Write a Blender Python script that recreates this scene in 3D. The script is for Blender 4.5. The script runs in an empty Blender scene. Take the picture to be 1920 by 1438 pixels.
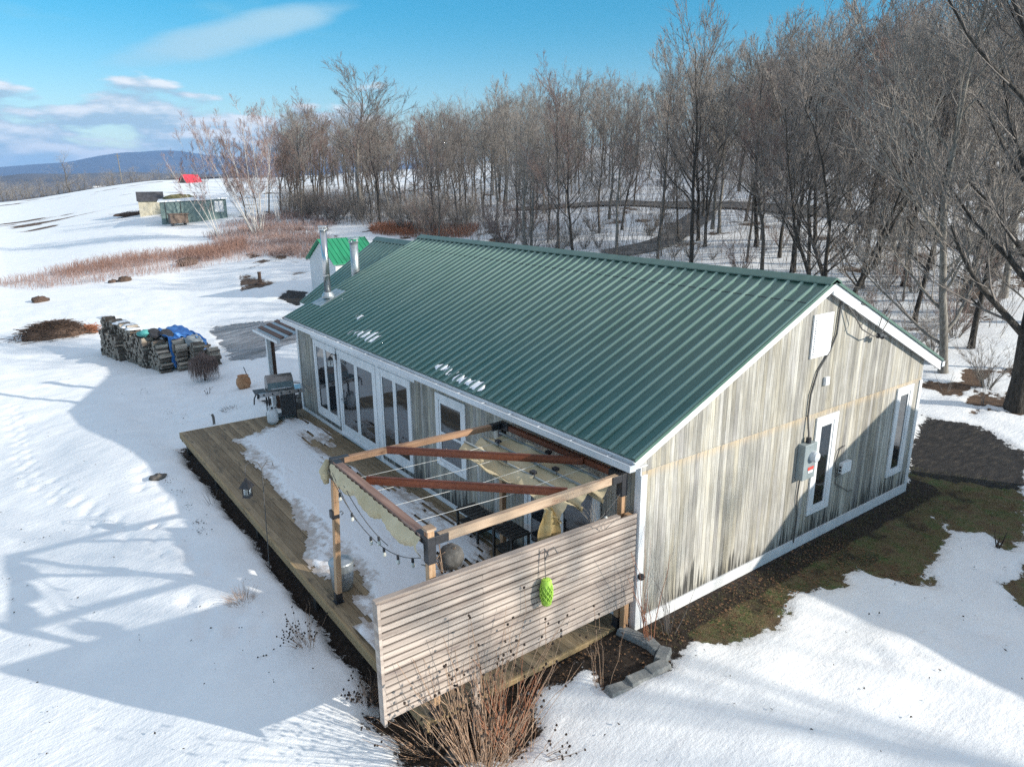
import bpy, math, random
import numpy as np
from mathutils import Vector, Matrix
rnd = random.Random(7)
C = bpy.context.scene.collection
R = math.radians
# ------------------------------------------------------------------ camera
CAM = np.array([-7.083, -6.528, 6.603])
CR = np.array([0.80506, -0.59315, -0.00754]); CU = np.array([0.1669, 0.2143, 0.9624]); CF = np.array([0.56923, 0.77605, -0.27152])
FPX = 1332.0
cd = bpy.data.cameras.new('camera'); cam = bpy.data.objects.new('camera', cd); C.objects.link(cam)
cam.matrix_world = Matrix(((CR[0], CU[0], -CF[0], CAM[0]), (CR[1], CU[1], -CF[1], CAM[1]), (CR[2], CU[2], -CF[2], CAM[2]), (0, 0, 0, 1)))
cd.sensor_width = 36; cd.lens = FPX / 1920 * 36; cd.clip_start = .1; cd.clip_end = 30000
bpy.context.scene.camera = cam
# ------------------------------------------------------------------ light
SUN = np.array([.53, -.85, .40]); SUN /= np.linalg.norm(SUN)
sd = bpy.data.lights.new('sun', 'SUN'); sd.energy = 3.7; sd.angle = R(.55); sd.color = (1, .93, .82)
so = bpy.data.objects.new('sun', sd); C.objects.link(so)
so.rotation_euler = Vector(SUN).to_track_quat('Z', 'Y').to_euler()
w = bpy.data.worlds.new('World'); bpy.context.scene.world = w; w.use_nodes = True
N = w.node_tree.nodes; K = w.node_tree.links; N.clear()


class G_:
    """tiny node-graph helper"""
    def __init__(s, nt): s.n = nt.nodes; s.l = nt.links
    def node(s, t, **kw):
        o = s.n.new(t)
        for k, v in kw.items(): setattr(o, k, v)
        return o
    def put(s, sock, v):
        if isinstance(v, bpy.types.NodeSocket): s.l.new(v, sock)
        elif isinstance(v, (tuple, list)) and len(v) == 3 and sock.type == 'RGBA': sock.default_value = (*v, 1)
        else: sock.default_value = v
    def math(s, op, a, b=0., c=None, clamp=False):
        o = s.node('ShaderNodeMath', operation=op, use_clamp=clamp); s.put(o.inputs[0], a); s.put(o.inputs[1], b)
        if c is not None: s.put(o.inputs[2], c)
        return o.outputs[0]
    def mix(s, f, a, b, t='MIX'):
        o = s.node('ShaderNodeMix', data_type='RGBA', blend_type=t); s.put(o.inputs[0], f); s.put(o.inputs[6], a); s.put(o.inputs[7], b); return o.outputs[2]
    def noise(s, v, sc, det=3, rough=.55, out=0, dist=0.):
        o = s.node('ShaderNodeTexNoise'); s.put(o.inputs['Vector'], v); o.inputs['Scale'].default_value = sc
        o.inputs['Detail'].default_value = det; o.inputs['Roughness'].default_value = rough; o.inputs['Distortion'].default_value = dist; return o.outputs[out]
    def vmul(s, v, k):
        o = s.node('ShaderNodeVectorMath', operation='MULTIPLY'); s.put(o.inputs[0], v); o.inputs[1].default_value = k; return o.outputs[0]
    def ramp(s, f, stops):
        o = s.node('ShaderNodeValToRGB'); s.put(o.inputs[0], f); e = o.color_ramp.elements
        while len(e) < len(stops): e.new(.5)
        for q, (p, c) in zip(e, stops): q.position = p; q.color = (*c, 1) if isinstance(c, (tuple, list)) else (c, c, c, 1)
        return o.outputs[0]
    def sstep(s, v, a, b):
        o = s.node('ShaderNodeMapRange', interpolation_type='SMOOTHSTEP'); s.put(o.inputs[0], v); o.inputs[1].default_value = a; o.inputs[2].default_value = b; return o.outputs[0]
    def comb(s, x, y, z):
        o = s.node('ShaderNodeCombineXYZ'); s.put(o.inputs[0], x); s.put(o.inputs[1], y); s.put(o.inputs[2], z); return o.outputs[0]
    def sep(s, v):
        o = s.node('ShaderNodeSeparateXYZ'); s.put(o.inputs[0], v); return o.outputs
    def bump(s, h, st, dist=.02):
        o = s.node('ShaderNodeBump'); s.put(o.inputs['Height'], h); o.inputs['Strength'].default_value = st; o.inputs['Distance'].default_value = dist; return o.outputs[0]


g = G_(w.node_tree)
sky = g.node('ShaderNodeTexSky', sky_type='NISHITA'); sky.sun_disc = False; sky.sun_elevation = R(21.5); sky.sun_rotation = math.atan2(SUN[0], SUN[1])
sky.air_density = 1.0; sky.dust_density = .3; sky.ozone_density = 1.5
tc = g.node('ShaderNodeTexCoord'); X, Y, Z = g.sep(tc.outputs['Generated'])
az = g.math('MULTIPLY', g.math('ARCTAN2', X, Y), 57.2958); el = g.math('MULTIPLY', g.math('ARCSINE', Z), 57.2958)
low = g.sstep(el, 45., 8.)                       # the clear northern sky near the horizon is a strong cyan
tint = g.mix(g.sstep(el, 15., 1.), (.0, .55, .70), (.66, .70, .70))
high = g.mix(.62, sky.outputs[0], (4.3, 4.4, 4.6))       # unseen white veil overhead, added as neutral fill light
skyc = g.mix(low, high, g.mix(1., sky.outputs[0], tint, 'MULTIPLY'))
pv = g.comb(g.math('MULTIPLY', az, .16), g.math('MULTIPLY', el, .55), 0.)
pv2 = g.comb(g.math('MULTIPLY', az, .16), g.math('ADD', g.math('MULTIPLY', el, .55), .28), 0.)
n1 = g.noise(pv, .85, 5, .5); n2 = g.noise(pv2, .85, 5, .5)
band = g.math('MULTIPLY', g.sstep(el, 8.6, 3.6), g.sstep(az, 40., 17.))       # cumulus low in the west
thr = g.math('SUBTRACT', .66, g.math('MULTIPLY', band, .30))
cov = g.math('MULTIPLY', g.sstep(g.math('SUBTRACT', n1, thr), -.01, .09), g.sstep(band, 0., .25))
lit = g.sstep(g.math('SUBTRACT', n1, n2), -.06, .12)
ccol = g.mix(lit, (2.1, 3.0, 3.6), (4.7, 4.9, 5.0))
# one long lens cloud
ax = g.math('SUBTRACT', az, 16.6); ey = g.math('SUBTRACT', g.math('SUBTRACT', el, 9.9), g.math('MULTIPLY', ax, .27))
wob = g.noise(pv, .9, 4, .5)
dd = g.math('ADD', g.math('POWER', g.math('DIVIDE', ax, 8.2), 2.), g.math('POWER', g.math('DIVIDE', ey, 1.25), 2.))
lens = g.math('MULTIPLY', g.sstep(g.math('ADD', dd, g.math('MULTIPLY', g.math('SUBTRACT', wob, .5), 1.5)), 1.25, .1), .8)
veil = g.math('MULTIPLY', g.sstep(g.noise(pv, .5, 5, .6), .5, .85), g.math('MULTIPLY', g.sstep(az, 45., 5.), .55))
c1 = g.mix(veil, skyc, (1.7, 3.3, 3.8)); c1 = g.mix(lens, c1, (2.3, 3.5, 4.1)); c1 = g.mix(cov, c1, ccol)
bg = g.node('ShaderNodeBackground'); g.put(bg.inputs[0], c1); bg.inputs[1].default_value = .12
wo = g.node('ShaderNodeOutputWorld'); K.new(bg.outputs[0], wo.inputs[0])
vs = bpy.context.scene.view_settings; vs.view_transform = 'Standard'; vs.look = 'None'; vs.exposure = 0.86; vs.gamma = 1
cy = bpy.context.scene.cycles; cy.max_bounces = 6; cy.diffuse_bounces = 3; cy.glossy_bounces = 3; cy.transmission_bounces = 4; cy.transparent_max_bounces = 8; cy.use_denoising = False

# ------------------------------------------------------------------ materials
MATS = {}


def base_mat(name):
    m = bpy.data.materials.new(name); m.use_nodes = True; m.node_tree.nodes.clear(); q = G_(m.node_tree)
    b = q.node('ShaderNodeBsdfPrincipled'); o = q.node('ShaderNodeOutputMaterial'); q.l.new(b.outputs[0], o.inputs[0])
    q.b = b; q.co = q.node('ShaderNodeTexCoord').outputs['Object']; MATS[name] = m; return m, q


def M(name, c1, c2, scale=6, rough=.8, metal=0., bump=.0, stretch=(1, 1, 1), det=4, lo=.3, hi=.7, dist=.01, spec=None, coat=0):
    m, q = base_mat(name); v = q.vmul(q.co, stretch); n = q.noise(v, scale, det)
    q.put(q.b.inputs['Base Color'], q.ramp(n, [(lo, c1), (hi, c2)])); q.b.inputs['Roughness'].default_value = rough; q.b.inputs['Metallic'].default_value = metal
    if spec is not None: q.b.inputs['Specular IOR Level'].default_value = spec
    if coat: q.b.inputs['Coat Weight'].default_value = coat
    if bump: q.put(q.b.inputs['Normal'], q.bump(q.noise(v, scale * 2.3, 4), bump, dist))
    return m


M('white_paint', (.62, .63, .64), (.78, .78, .78), 5, .5, stretch=(1, 1, .35))
M('gutter_metal', (.50, .53, .56), (.68, .70, .72), 3, .38, stretch=(1, .3, 1))
M('black_metal', (.012, .013, .016), (.03, .03, .035), 9, .45)
M('dark_plastic', (.02, .02, .022), (.05, .05, .05), 9, .5)
M('galvanized', (.30, .34, .36), (.48, .52, .54), 14, .42, .75, .1)
M('stainless', (.42, .42, .43), (.62, .62, .62), 8, .25, .95, stretch=(1, 1, .1))
M('grill_steel', (.16, .155, .15), (.26, .25, .24), 8, .34, .9)
M('terracotta', (.32, .15, .07), (.50, .28, .15), 7, .85, bump=.15)
M('tarp', (.03, .14, .42), (.07, .28, .70), 4, .42, bump=.6, dist=.04)
M('teal_cloth', (.05, .25, .25), (.1, .4, .38), 6, .8)
M('grey_plastic', (.22, .25, .26), (.32, .35, .36), 8, .5)
M('meter_grey', (.20, .24, .25), (.28, .32, .33), 5, .45)
M('red_mark', (.5, .05, .04), (.6, .1, .08), 5, .5)
M('white_mark', (.7, .7, .7), (.8, .8, .8), 5, .5)
M('lime_net', (.25, .46, .04), (.44, .68, .10), 30, .6)
M('cable_white', (.6, .6, .58), (.7, .7, .68), 9, .5)
M('cable_grey', (.07, .07, .07), (.13, .12, .11), 9, .6)
M('stone_block', (.13, .14, .14), (.27, .27, .26), 16, .92, bump=.5)
M('rock', (.06, .055, .05), (.20, .18, .16), 7, .95, bump=.6)
M('bark', (.035, .03, .026), (.16, .14, .12), 7, .95, bump=.8, stretch=(2, 2, .5), dist=.03)
M('bark_grey', (.09, .082, .073), (.27, .25, .22), 7, .95, bump=.5, stretch=(2, 2, .5), dist=.02)
M('bark_shaded', (.014, .012, .010), (.075, .065, .055), 6, .95, bump=.9, stretch=(2, 2, .5), dist=.04)  # bark darkened: shade on the trunks is put into the colour
M('birch_bark', (.38, .35, .32), (.78, .75, .71), 6, .8, stretch=(.7, .7, 3))
M('twig', (.125, .108, .096), (.27, .238, .215), 3, .9)
M('twig_pale', (.19, .165, .145), (.36, .325, .29), 3, .9)
M('twig_red', (.15, .105, .09), (.29, .21, .185), 3, .9)
M('twig_pink', (.22, .14, .12), (.42, .30, .27), 3, .9)
M('brush_red', (.17, .09, .07), (.38, .23, .18), 1.2, .9)
M('dry_stalk', (.26, .15, .09), (.55, .38, .26), 12, .85)
M('dry_stalk_red', (.28, .10, .05), (.50, .23, .13), 12, .85)
M('seed_head', (.015, .01, .008), (.06, .04, .03), 20, .95)
M('brush_dark', (.04, .025, .018), (.14, .09, .065), 9, .95)
M('log_bark', (.045, .037, .03), (.17, .14, .115), 9, .95, bump=.6, stretch=(.4, 2, 2), dist=.02)
M('log_split', (.30, .25, .20), (.62, .54, .45), 9, .9, bump=.4, stretch=(.3, 3, 3))
M('log_end', (.16, .14, .115), (.36, .32, .27), 18, .9, bump=.3)
M('canopy_cloth', (.46, .38, .23), (.62, .53, .36), 2.5, .85, bump=.3, dist=.02)
M('canopy_cloth_sunlit', (.42, .28, .10), (.60, .46, .24), 6, .8)  # the tan canopy cloth again, with its sunlit yellow put into the colour
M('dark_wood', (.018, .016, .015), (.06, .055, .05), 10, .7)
M('shed_green', (.11, .165, .16), (.21, .28, .265), 1.2, .8)
M('shed_brown', (.10, .07, .055), (.2, .15, .12), 2, .9)
M('cream_panel', (.42, .38, .28), (.52, .48, .38), 1.5, .8)
M('dark_roof', (.03, .03, .035), (.07, .07, .08), 2, .8)
M('red_roof', (.45, .02, .04), (.6, .05, .07), 1.5, .5)
M('asphalt', (.055, .053, .052), (.20, .195, .19), 1.5, .9, bump=.4)
M('hay', (.10, .10, .04), (.2, .17, .08), 3, .95)
M('blade', (.045, .065, .018), (.19, .15, .07), 1.4, .9)
M('leaf_litter', (.07, .035, .018), (.22, .12, .06), 5, .95)
M('soil_pot', (.03, .02, .015), (.06, .04, .03), 9, .95)
M('bulb', (.5, .5, .45), (.7, .7, .65), 9, .1)
M('far_white', (.6, .6, .6), (.75, .75, .75), .5, .7)
M('hill_near', (.035, .03, .03), (.10, .085, .08), .006, 1., stretch=(1, 1, 1), det=8)
M('hill_far_haze', (.02, .035, .08), (.075, .09, .13), .0022, 1., det=9, lo=.35, hi=.75)  # blue of the distant haze is mixed into the base colour


def wood_mat(name, a, b, axis, board, rough=.75, dark=None, grain=(1.4, 22), seam=.0):
    """boards whose tone changes from board to board; axis = coordinate across the boards"""
    m, q = base_mat(name); s = q.sep(q.co); c = s[axis]
    idx = q.math('FLOOR', q.math('DIVIDE', c, board)); wn = q.node('ShaderNodeTexWhiteNoise', noise_dimensions='1D'); q.put(wn.inputs['W'], idx)
    st = [grain[1]] * 3
    st[{'x': 0, 'y': 1, 'z': 2}[name[-1]]] = grain[0]
    n = q.noise(q.vmul(q.co, st), 1., 5, .6); n2 = q.noise(q.co, 1.7, 3)
    f = q.math('ADD', q.math('MULTIPLY', n, .75), q.math('MULTIPLY', wn.outputs[0], .4)); f = q.math('ADD', f, q.math('MULTIPLY', n2, .3))
    col = q.ramp(f, [(.42, a), (1., b)])
    if dark: col = q.mix(q.sstep(q.noise(q.vmul(q.co, [x * .12 + .5 for x in st]), 2.2, 5, .7), .52, .72), col, dark)
    q.put(q.b.inputs['Base Color'], col); q.b.inputs['Roughness'].default_value = rough
    q.put(q.b.inputs['Normal'], q.bump(n, .35, .006)); return m


wood_mat('deck_wood_y', (.15, .105, .058), (.36, .27, .165), 0, .1396, dark=(.07, .055, .035))
wood_mat('rim_wood_y', (.22, .15, .07), (.42, .31, .17), 2, .3, dark=(.16, .11, .06))
wood_mat('screen_wood_x', (.25, .20, .17), (.53, .45, .39), 2, .0894, dark=(.20, .155, .14))
wood_mat('post_wood_z', (.34, .19, .095), (.62, .42, .26), 0, .07, dark=(.22, .10, .055))
wood_mat('beam_wood_x', (.28, .185, .12), (.56, .42, .30), 2, .07, dark=(.24, .12, .07))
wood_mat('beam_brown_x', (.20, .10, .055), (.44, .27, .165), 2, .07, dark=(.11, .05, .03))
wood_mat('beam_wood_y', (.15, .08, .06), (.34, .225, .18), 0, .05, dark=(.14, .06, .05))
wood_mat('stain_wood_x', (.09, .022, .010), (.22, .065, .03), 2, .05, rough=.5)
wood_mat('porch_wood_y', (.10, .055, .04), (.2, .12, .09), 0, .12)


def siding():
    m, q = base_mat('siding'); s = q.sep(q.co)
    u = q.math('ADD', s[0], s[1]); z = s[2]
    pl = q.math('DIVIDE', u, .098); idx = q.math('FLOOR', pl); fr = q.math('FRACT', pl)
    wn = q.node('ShaderNodeTexWhiteNoise', noise_dimensions='1D'); q.put(wn.inputs['W'], idx)
    wn2 = q.node('ShaderNodeTexWhiteNoise', noise_dimensions='1D'); q.put(wn2.inputs['W'], q.math('ADD', q.math('FLOOR', q.math('DIVIDE', u, .196)), 7.3))
    up = q.math('GREATER_THAN', z, 2.60)
    zz = q.math('ADD', z, q.math('MULTIPLY', wn.outputs[0], 9.)); zz = q.math('ADD', zz, q.math('MULTIPLY', up, 5.))
    st = q.noise(q.comb(q.math('MULTIPLY', u, 30.), q.math('MULTIPLY', zz, 1.5), 0.), 1., 5, .62)
    big = q.noise(q.comb(q.math('MULTIPLY', u, 2.6), q.math('MULTIPLY', z, 1.1), 3.), 1., 4, .6)
    fine = q.noise(q.comb(q.math('MULTIPLY', u, 90.), q.math('MULTIPLY', zz, 7.), 1.), 1., 3, .6)
    f = q.math('ADD', q.math('MULTIPLY', st, .70), q.math('MULTIPLY', wn.outputs[0], .20)); f = q.math('ADD', f, q.math('MULTIPLY', wn2.outputs[0], .12)); f = q.math('ADD', f, q.math('MULTIPLY', big, .46)); f = q.math('ADD', f, q.math('MULTIPLY', fine, .16))
    col = q.ramp(f, [(.44, (.080, .076, .070)), (.60, (.18, .171, .152)), (.80, (.33, .314, .278)), (1.0, (.52, .50, .45))])
    hue = q.noise(q.comb(q.math('MULTIPLY', u, 3.), q.math('MULTIPLY', zz, .5), 9.), 1., 3)
    col = q.mix(q.sstep(hue, .46, .7), col, q.mix(1., col, (1.0, .955, .85), 'MULTIPLY'))
    col = q.mix(q.math('MULTIPLY', q.sstep(hue, .5, .3), .7), col, q.mix(1., col, (.93, .93, 1.0), 'MULTIPLY'))
    # warm unweathered strip under the panel joint, and water marks (mould) rising from the base board
    tan = q.math('MULTIPLY', q.sstep(z, 2.42, 2.60), q.math('SUBTRACT', 1., up)); tan = q.math('MULTIPLY', tan, q.sstep(st, .3, .6))
    col = q.mix(q.math('MULTIPLY', tan, .55), col, (.56, .41, .24))
    ms = q.noise(q.comb(q.math('MULTIPLY', u, 17.), q.math('MULTIPLY', z, .8), 5.), 1., 4, .6); mb = q.noise(q.comb(u, 0., 5.), 1.1, 3)
    hgt = q.math('ADD', .12, q.math('MULTIPLY', q.math('MULTIPLY', q.sstep(ms, .38, .75), q.sstep(mb, .35, .68)), 1.0))
    mould = q.sstep(q.math('SUBTRACT', q.math('SUBTRACT', z, .16), hgt), .0, -.34)
    col = q.mix(q.math('MULTIPLY', mould, .9), col, (.022, .022, .02))
    groove = q.math('LESS_THAN', fr, .075)
    col = q.mix(q.math('MULTIPLY', groove, .72), col, (.05, .048, .04))
    q.put(q.b.inputs['Base Color'], col); q.b.inputs['Roughness'].default_value = .85
    h = q.math('SUBTRACT', q.math('MULTIPLY', st, .3), groove); q.put(q.b.inputs['Normal'], q.bump(h, .5, .006))


siding()


def roof_mat(name, c, c2):
    m, q = base_mat(name); n = q.noise(q.vmul(q.co, (.6, 3., 1)), 1.2, 4); n2 = q.noise(q.co, 26., 2)
    col = q.ramp(n, [(.3, c), (.7, c2)]); st = q.noise(q.vmul(q.co, (.5, 14., .5)), 1., 4, .65)
    col = q.mix(q.math('MULTIPLY', q.sstep(st, .55, .8), .35), col, (.20, .24, .20))
    q.put(q.b.inputs['Base Color'], col); q.put(q.b.inputs['Roughness'], q.math('ADD', .30, q.math('MULTIPLY', n, .22)))
    q.b.inputs['Specular IOR Level'].default_value = .75; q.put(q.b.inputs['Normal'], q.bump(n2, .05, .003))


roof_mat('roof_metal', (.036, .102, .076), (.082, .155, .120)); roof_mat('roof_rib_highlight', (.15, .25, .20), (.21, .31, .26)); roof_mat('roof_bright', (.0, .20, .085), (.01, .27, .12))  # rib faces: roof paint lightened so the colour carries their highlights
m, q = base_mat('glass_dark'); n = q.noise(q.co, .8, 2)
q.b.inputs['Base Color'].default_value = (.012, .014, .017, 1); q.b.inputs['Roughness'].default_value = .04; q.b.inputs['Specular IOR Level'].default_value = 1.; q.b.inputs['IOR'].default_value = 1.8
q.put(q.b.inputs['Normal'], q.bump(n, .06, .05))
m, q = base_mat('lantern_glass'); q.b.inputs['Base Color'].default_value = (.7, .75, .75, 1); q.b.inputs['Roughness'].default_value = .15; q.b.inputs['Transmission Weight'].default_value = .8


def ground_mat():
    m, q = base_mat('ground'); geo = q.node('ShaderNodeNewGeometry'); P = geo.outputs['Position']
    a = q.node('ShaderNodeAttribute', attribute_name='snow').outputs['Fac']; k = q.node('ShaderNodeAttribute', attribute_name='kind').outputs['Fac']; k = q.math('ADD', k, q.math('MULTIPLY', q.math('SUBTRACT', q.noise(P, 1.6, 5, .65), .5), 1.1))
    n = q.noise(P, 5.5, 5, .68); nm = q.noise(P, 1.2, 4, .6); nf = q.noise(P, 42., 3, .7)
    edge = q.math('ADD', a, q.math('MULTIPLY', q.math('SUBTRACT', n, .5), .62)); edge = q.math('ADD', edge, q.math('MULTIPLY', q.math('SUBTRACT', nf, .5), .10))
    sm = q.sstep(edge, -.015, .035)
    snowc = q.mix(q.sstep(nm, .35, .75), (.80, .815, .83), (.88, .885, .885))
    dirt = q.math('MULTIPLY', q.sstep(edge, .22, .02), .22); snowc = q.mix(dirt, snowc, (.35, .32, .28))
    g1 = q.ramp(q.noise(P, 2.2, 5, .7), [(.34, (.12, .068, .04)), (.48, (.145, .115, .055)), (.62, (.085, .125, .038))])
    g1 = q.mix(q.math('MULTIPLY', q.sstep(q.noise(P, 7., 5, .75), .45, .7), .75), g1, (.20, .155, .09)); g1 = q.mix(q.math('MULTIPLY', q.sstep(nf, .5, .35), .7), g1, (.035, .028, .018))
    soil = q.ramp(q.noise(P, 9., 5, .7), [(.35, (.012, .009, .007)), (.62, (.05, .035, .025)), (.8, (.12, .09, .06))])
    grav = q.ramp(q.noise(q.vmul(P, (.6, 2., 1)), 4., 6, .72), [(.38, (.012, .012, .013)), (.56, (.038, .034, .032)), (.68, (.085, .07, .05)), (.8, (.19, .18, .17))])
    leaf = q.ramp(q.noise(P, 3., 5, .7), [(.35, (.05, .032, .022)), (.6, (.14, .09, .06)), (.8, (.22, .16, .11))])
    bare = q.mix(q.sstep(k, .2, .5), soil, g1); bare = q.mix(q.sstep(k, 1.2, 1.6), bare, grav); bare = q.mix(q.sstep(k, 2.3, 2.6), bare, leaf); ice = q.ramp(q.noise(q.vmul(P, (.5, 1.6, 1)), 1.3, 5, .65), [(.34, (.085, .08, .08)), (.55, (.24, .24, .255)), (.72, (.5, .51, .53))]); bare = q.mix(q.sstep(k, 4., 4.4), bare, ice)
    q.put(q.b.inputs['Base Color'], q.mix(sm, bare, snowc)); q.put(q.b.inputs['Roughness'], q.math('SUBTRACT', q.math('ADD', .85, q.math('MULTIPLY', sm, -.3)), q.math('MULTIPLY', q.sstep(k, 4., 4.4), q.math('MULTIPLY', q.math('SUBTRACT', 1., sm), .5))))
    q.b.inputs['Specular IOR Level'].default_value = .3
    ripple = q.noise(q.vmul(P, (1., 3.2, 1.)), 2.6, 4, .6); crust = q.noise(P, 15., 6, .7)
    h = q.math('ADD', q.math('MULTIPLY', q.math('ADD', ripple, q.math('MULTIPLY', crust, .8)), .55), q.math('MULTIPLY', sm, .8)); h = q.math('ADD', h, q.math('MULTIPLY', nf, q.math('SUBTRACT', 1.05, sm)))
    q.put(q.b.inputs['Normal'], q.bump(h, .62, .05))


ground_mat()
m, q = base_mat('snow'); n = q.noise(q.co, 7., 5, .65)
q.put(q.b.inputs['Base Color'], q.mix(n, (.78, .795, .82), (.86, .87, .88))); q.b.inputs['Roughness'].default_value = .6; q.put(q.b.inputs['Normal'], q.bump(n, .5, .03))
m, q = base_mat('deck_snow'); n = q.noise(q.co, 6., 5, .7); a = q.node('ShaderNodeAttribute', attribute_name='snow').outputs['Fac']
slush = q.sstep(q.math('ADD', a, q.math('MULTIPLY', q.math('SUBTRACT', n, .5), 1.1)), .42, .05)
q.put(q.b.inputs['Base Color'], q.mix(q.math('MULTIPLY', slush, .8), (.80, .81, .83), (.34, .27, .215))); q.b.inputs['Roughness'].default_value = .5; q.put(q.b.inputs['Normal'], q.bump(n, .5, .03))

# ------------------------------------------------------------------ mesh helpers


def mesh_np(name, V, F, mats, parent=None, fm=None, smooth=False):
    V = np.asarray(V, dtype=np.float32); F = np.asarray(F, dtype=np.int32); k = F.shape[1]
    me = bpy.data.meshes.new(name); me.vertices.add(len(V)); me.vertices.foreach_set('co', V.ravel())
    me.loops.add(F.size); me.loops.foreach_set('vertex_index', F.ravel()); me.polygons.add(len(F))
    me.polygons.foreach_set('loop_start', np.arange(0, F.size, k, dtype=np.int32)); me.polygons.foreach_set('loop_total', np.full(len(F), k, dtype=np.int32))
    for q_ in (mats if isinstance(mats, (list, tuple)) else [mats]): me.materials.append(MATS[q_])
    if fm is not None: me.polygons.foreach_set('material_index', np.asarray(fm, dtype=np.int32))
    if smooth: me.polygons.foreach_set('use_smooth', np.ones(len(F), dtype=bool))
    me.update(calc_edges=True); o = bpy.data.objects.new(name, me); C.objects.link(o)
    if parent: o.parent = parent
    return o


class MB:
    def __init__(s): s.v = []; s.f = []; s.m = []; s.cm = 0
    def add(s, vs_, fs):
        b = len(s.v); s.v += [tuple(x) for x in vs_]; s.f += [[b + i for i in f] for f in fs]; s.m += [s.cm] * len(fs)
    def box(s, x0, x1, y0, y1, z0, z1):
        s.add([(x0, y0, z0), (x1, y0, z0), (x1, y1, z0), (x0, y1, z0), (x0, y0, z1), (x1, y0, z1), (x1, y1, z1), (x0, y1, z1)],
              [(0, 3, 2, 1), (4, 5, 6, 7), (0, 1, 5, 4), (1, 2, 6, 5), (2, 3, 7, 6), (3, 0, 4, 7)])
    def hexa(s, p): s.add(p, [(0, 3, 2, 1), (4, 5, 6, 7), (0, 1, 5, 4), (1, 2, 6, 5), (2, 3, 7, 6), (3, 0, 4, 7)])
    def beam(s, a, b, wd, ht, up=(0, 0, 1)):
        a = Vector(a); b = Vector(b); d = (b - a).normalized(); sx = d.cross(Vector(up)).normalized() * wd / 2; uz = sx.cross(d).normalized() * ht / 2
        s.hexa([a - sx - uz, a + sx - uz, b + sx - uz, b - sx - uz, a - sx + uz, a + sx + uz, b + sx + uz, b - sx + uz])
    def tube(s, pts, r, n=6, cap=True):
        pts = [Vector(p) for p in pts]; rs = r if isinstance(r, (list, tuple)) else [r] * len(pts); vs_ = []; fs = []
        for i, p in enumerate(pts):
            d = (pts[min(i + 1, len(pts) - 1)] - pts[max(i - 1, 0)]).normalized(); a = d.orthogonal().normalized() if i == 0 else (a - d * a.dot(d)).normalized(); b = d.cross(a)
            for k in range(n): t = 2 * math.pi * k / n; vs_.append(p + (a * math.cos(t) + b * math.sin(t)) * rs[i])
        for i in range(len(pts) - 1):
            for k in range(n): fs.append((i * n + k, i * n + (k + 1) % n, (i + 1) * n + (k + 1) % n, (i + 1) * n + k))
        if cap: fs.append(tuple(reversed(range(n)))); fs.append(tuple(range((len(pts) - 1) * n, len(pts) * n)))
        s.add(vs_, fs)
    def lathe(s, prof, c=(0, 0, 0), n=20, rfun=None):
        vs_ = []; fs = []
        for (r_, z) in prof:
            for k in range(n):
                t = 2 * math.pi * k / n; rr = r_ * (rfun(k, z) if rfun else 1); vs_.append((c[0] + rr * math.cos(t), c[1] + rr * math.sin(t), c[2] + z))
        for i in range(len(prof) - 1):
            for k in range(n): fs.append((i * n + k, i * n + (k + 1) % n, (i + 1) * n + (k + 1) % n, (i + 1) * n + k))
        fs.append(tuple(reversed(range(n)))); fs.append(tuple(range((len(prof) - 1) * n, len(prof) * n))); s.add(vs_, fs)
    def blob(s, c, r_, seed=0, n=8, m_=6, rough=.25, sq=(1, 1, 1)):
        rr = random.Random(seed); vs_ = []; fs = []
        for i in range(m_ + 1):
            ph = math.pi * i / m_
            for k in range(n):
                t = 2 * math.pi * k / n; q_ = r_ * (1 + rr.uniform(-rough, rough)); vs_.append((c[0] + q_ * math.sin(ph) * math.cos(t) * sq[0], c[1] + q_ * math.sin(ph) * math.sin(t) * sq[1], c[2] + q_ * math.cos(ph) * sq[2]))
        for i in range(m_):
            for k in range(n): fs.append((i * n + k, (i + 1) * n + k, (i + 1) * n + (k + 1) % n, i * n + (k + 1) % n))
        s.add(vs_, fs)
    def obj(s, name, mat, parent=None, smooth=False, bevel=0, loc=None):
        me = bpy.data.meshes.new(name); me.from_pydata(s.v, [], s.f)
        for q_ in (mat if isinstance(mat, (list, tuple)) else [mat]): me.materials.append(MATS[q_])
        me.polygons.foreach_set('material_index', s.m)
        if smooth: me.polygons.foreach_set('use_smooth', [True] * len(s.f))
        me.update(); o = bpy.data.objects.new(name, me); C.objects.link(o)
        if parent: o.parent = parent
        if loc: o.location = loc
        if bevel:
            b = o.modifiers.new('bevel', 'BEVEL'); b.width = bevel; b.segments = 2; b.limit_method = 'ANGLE'
        return o


def tag(o, label=None, cat=None, group=None, kind=None):
    if label: o['label'] = label
    if cat: o['category'] = cat
    if group: o['group'] = group
    if kind: o['kind'] = kind
    return o


def thing(name, label, cat, loc=(0, 0, 0), rz=0, group=None):
    o = bpy.data.objects.new(name, None); o.empty_display_size = .2; C.objects.link(o); o.location = loc; o.rotation_euler = (0, 0, rz); return tag(o, label, cat, group)


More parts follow.
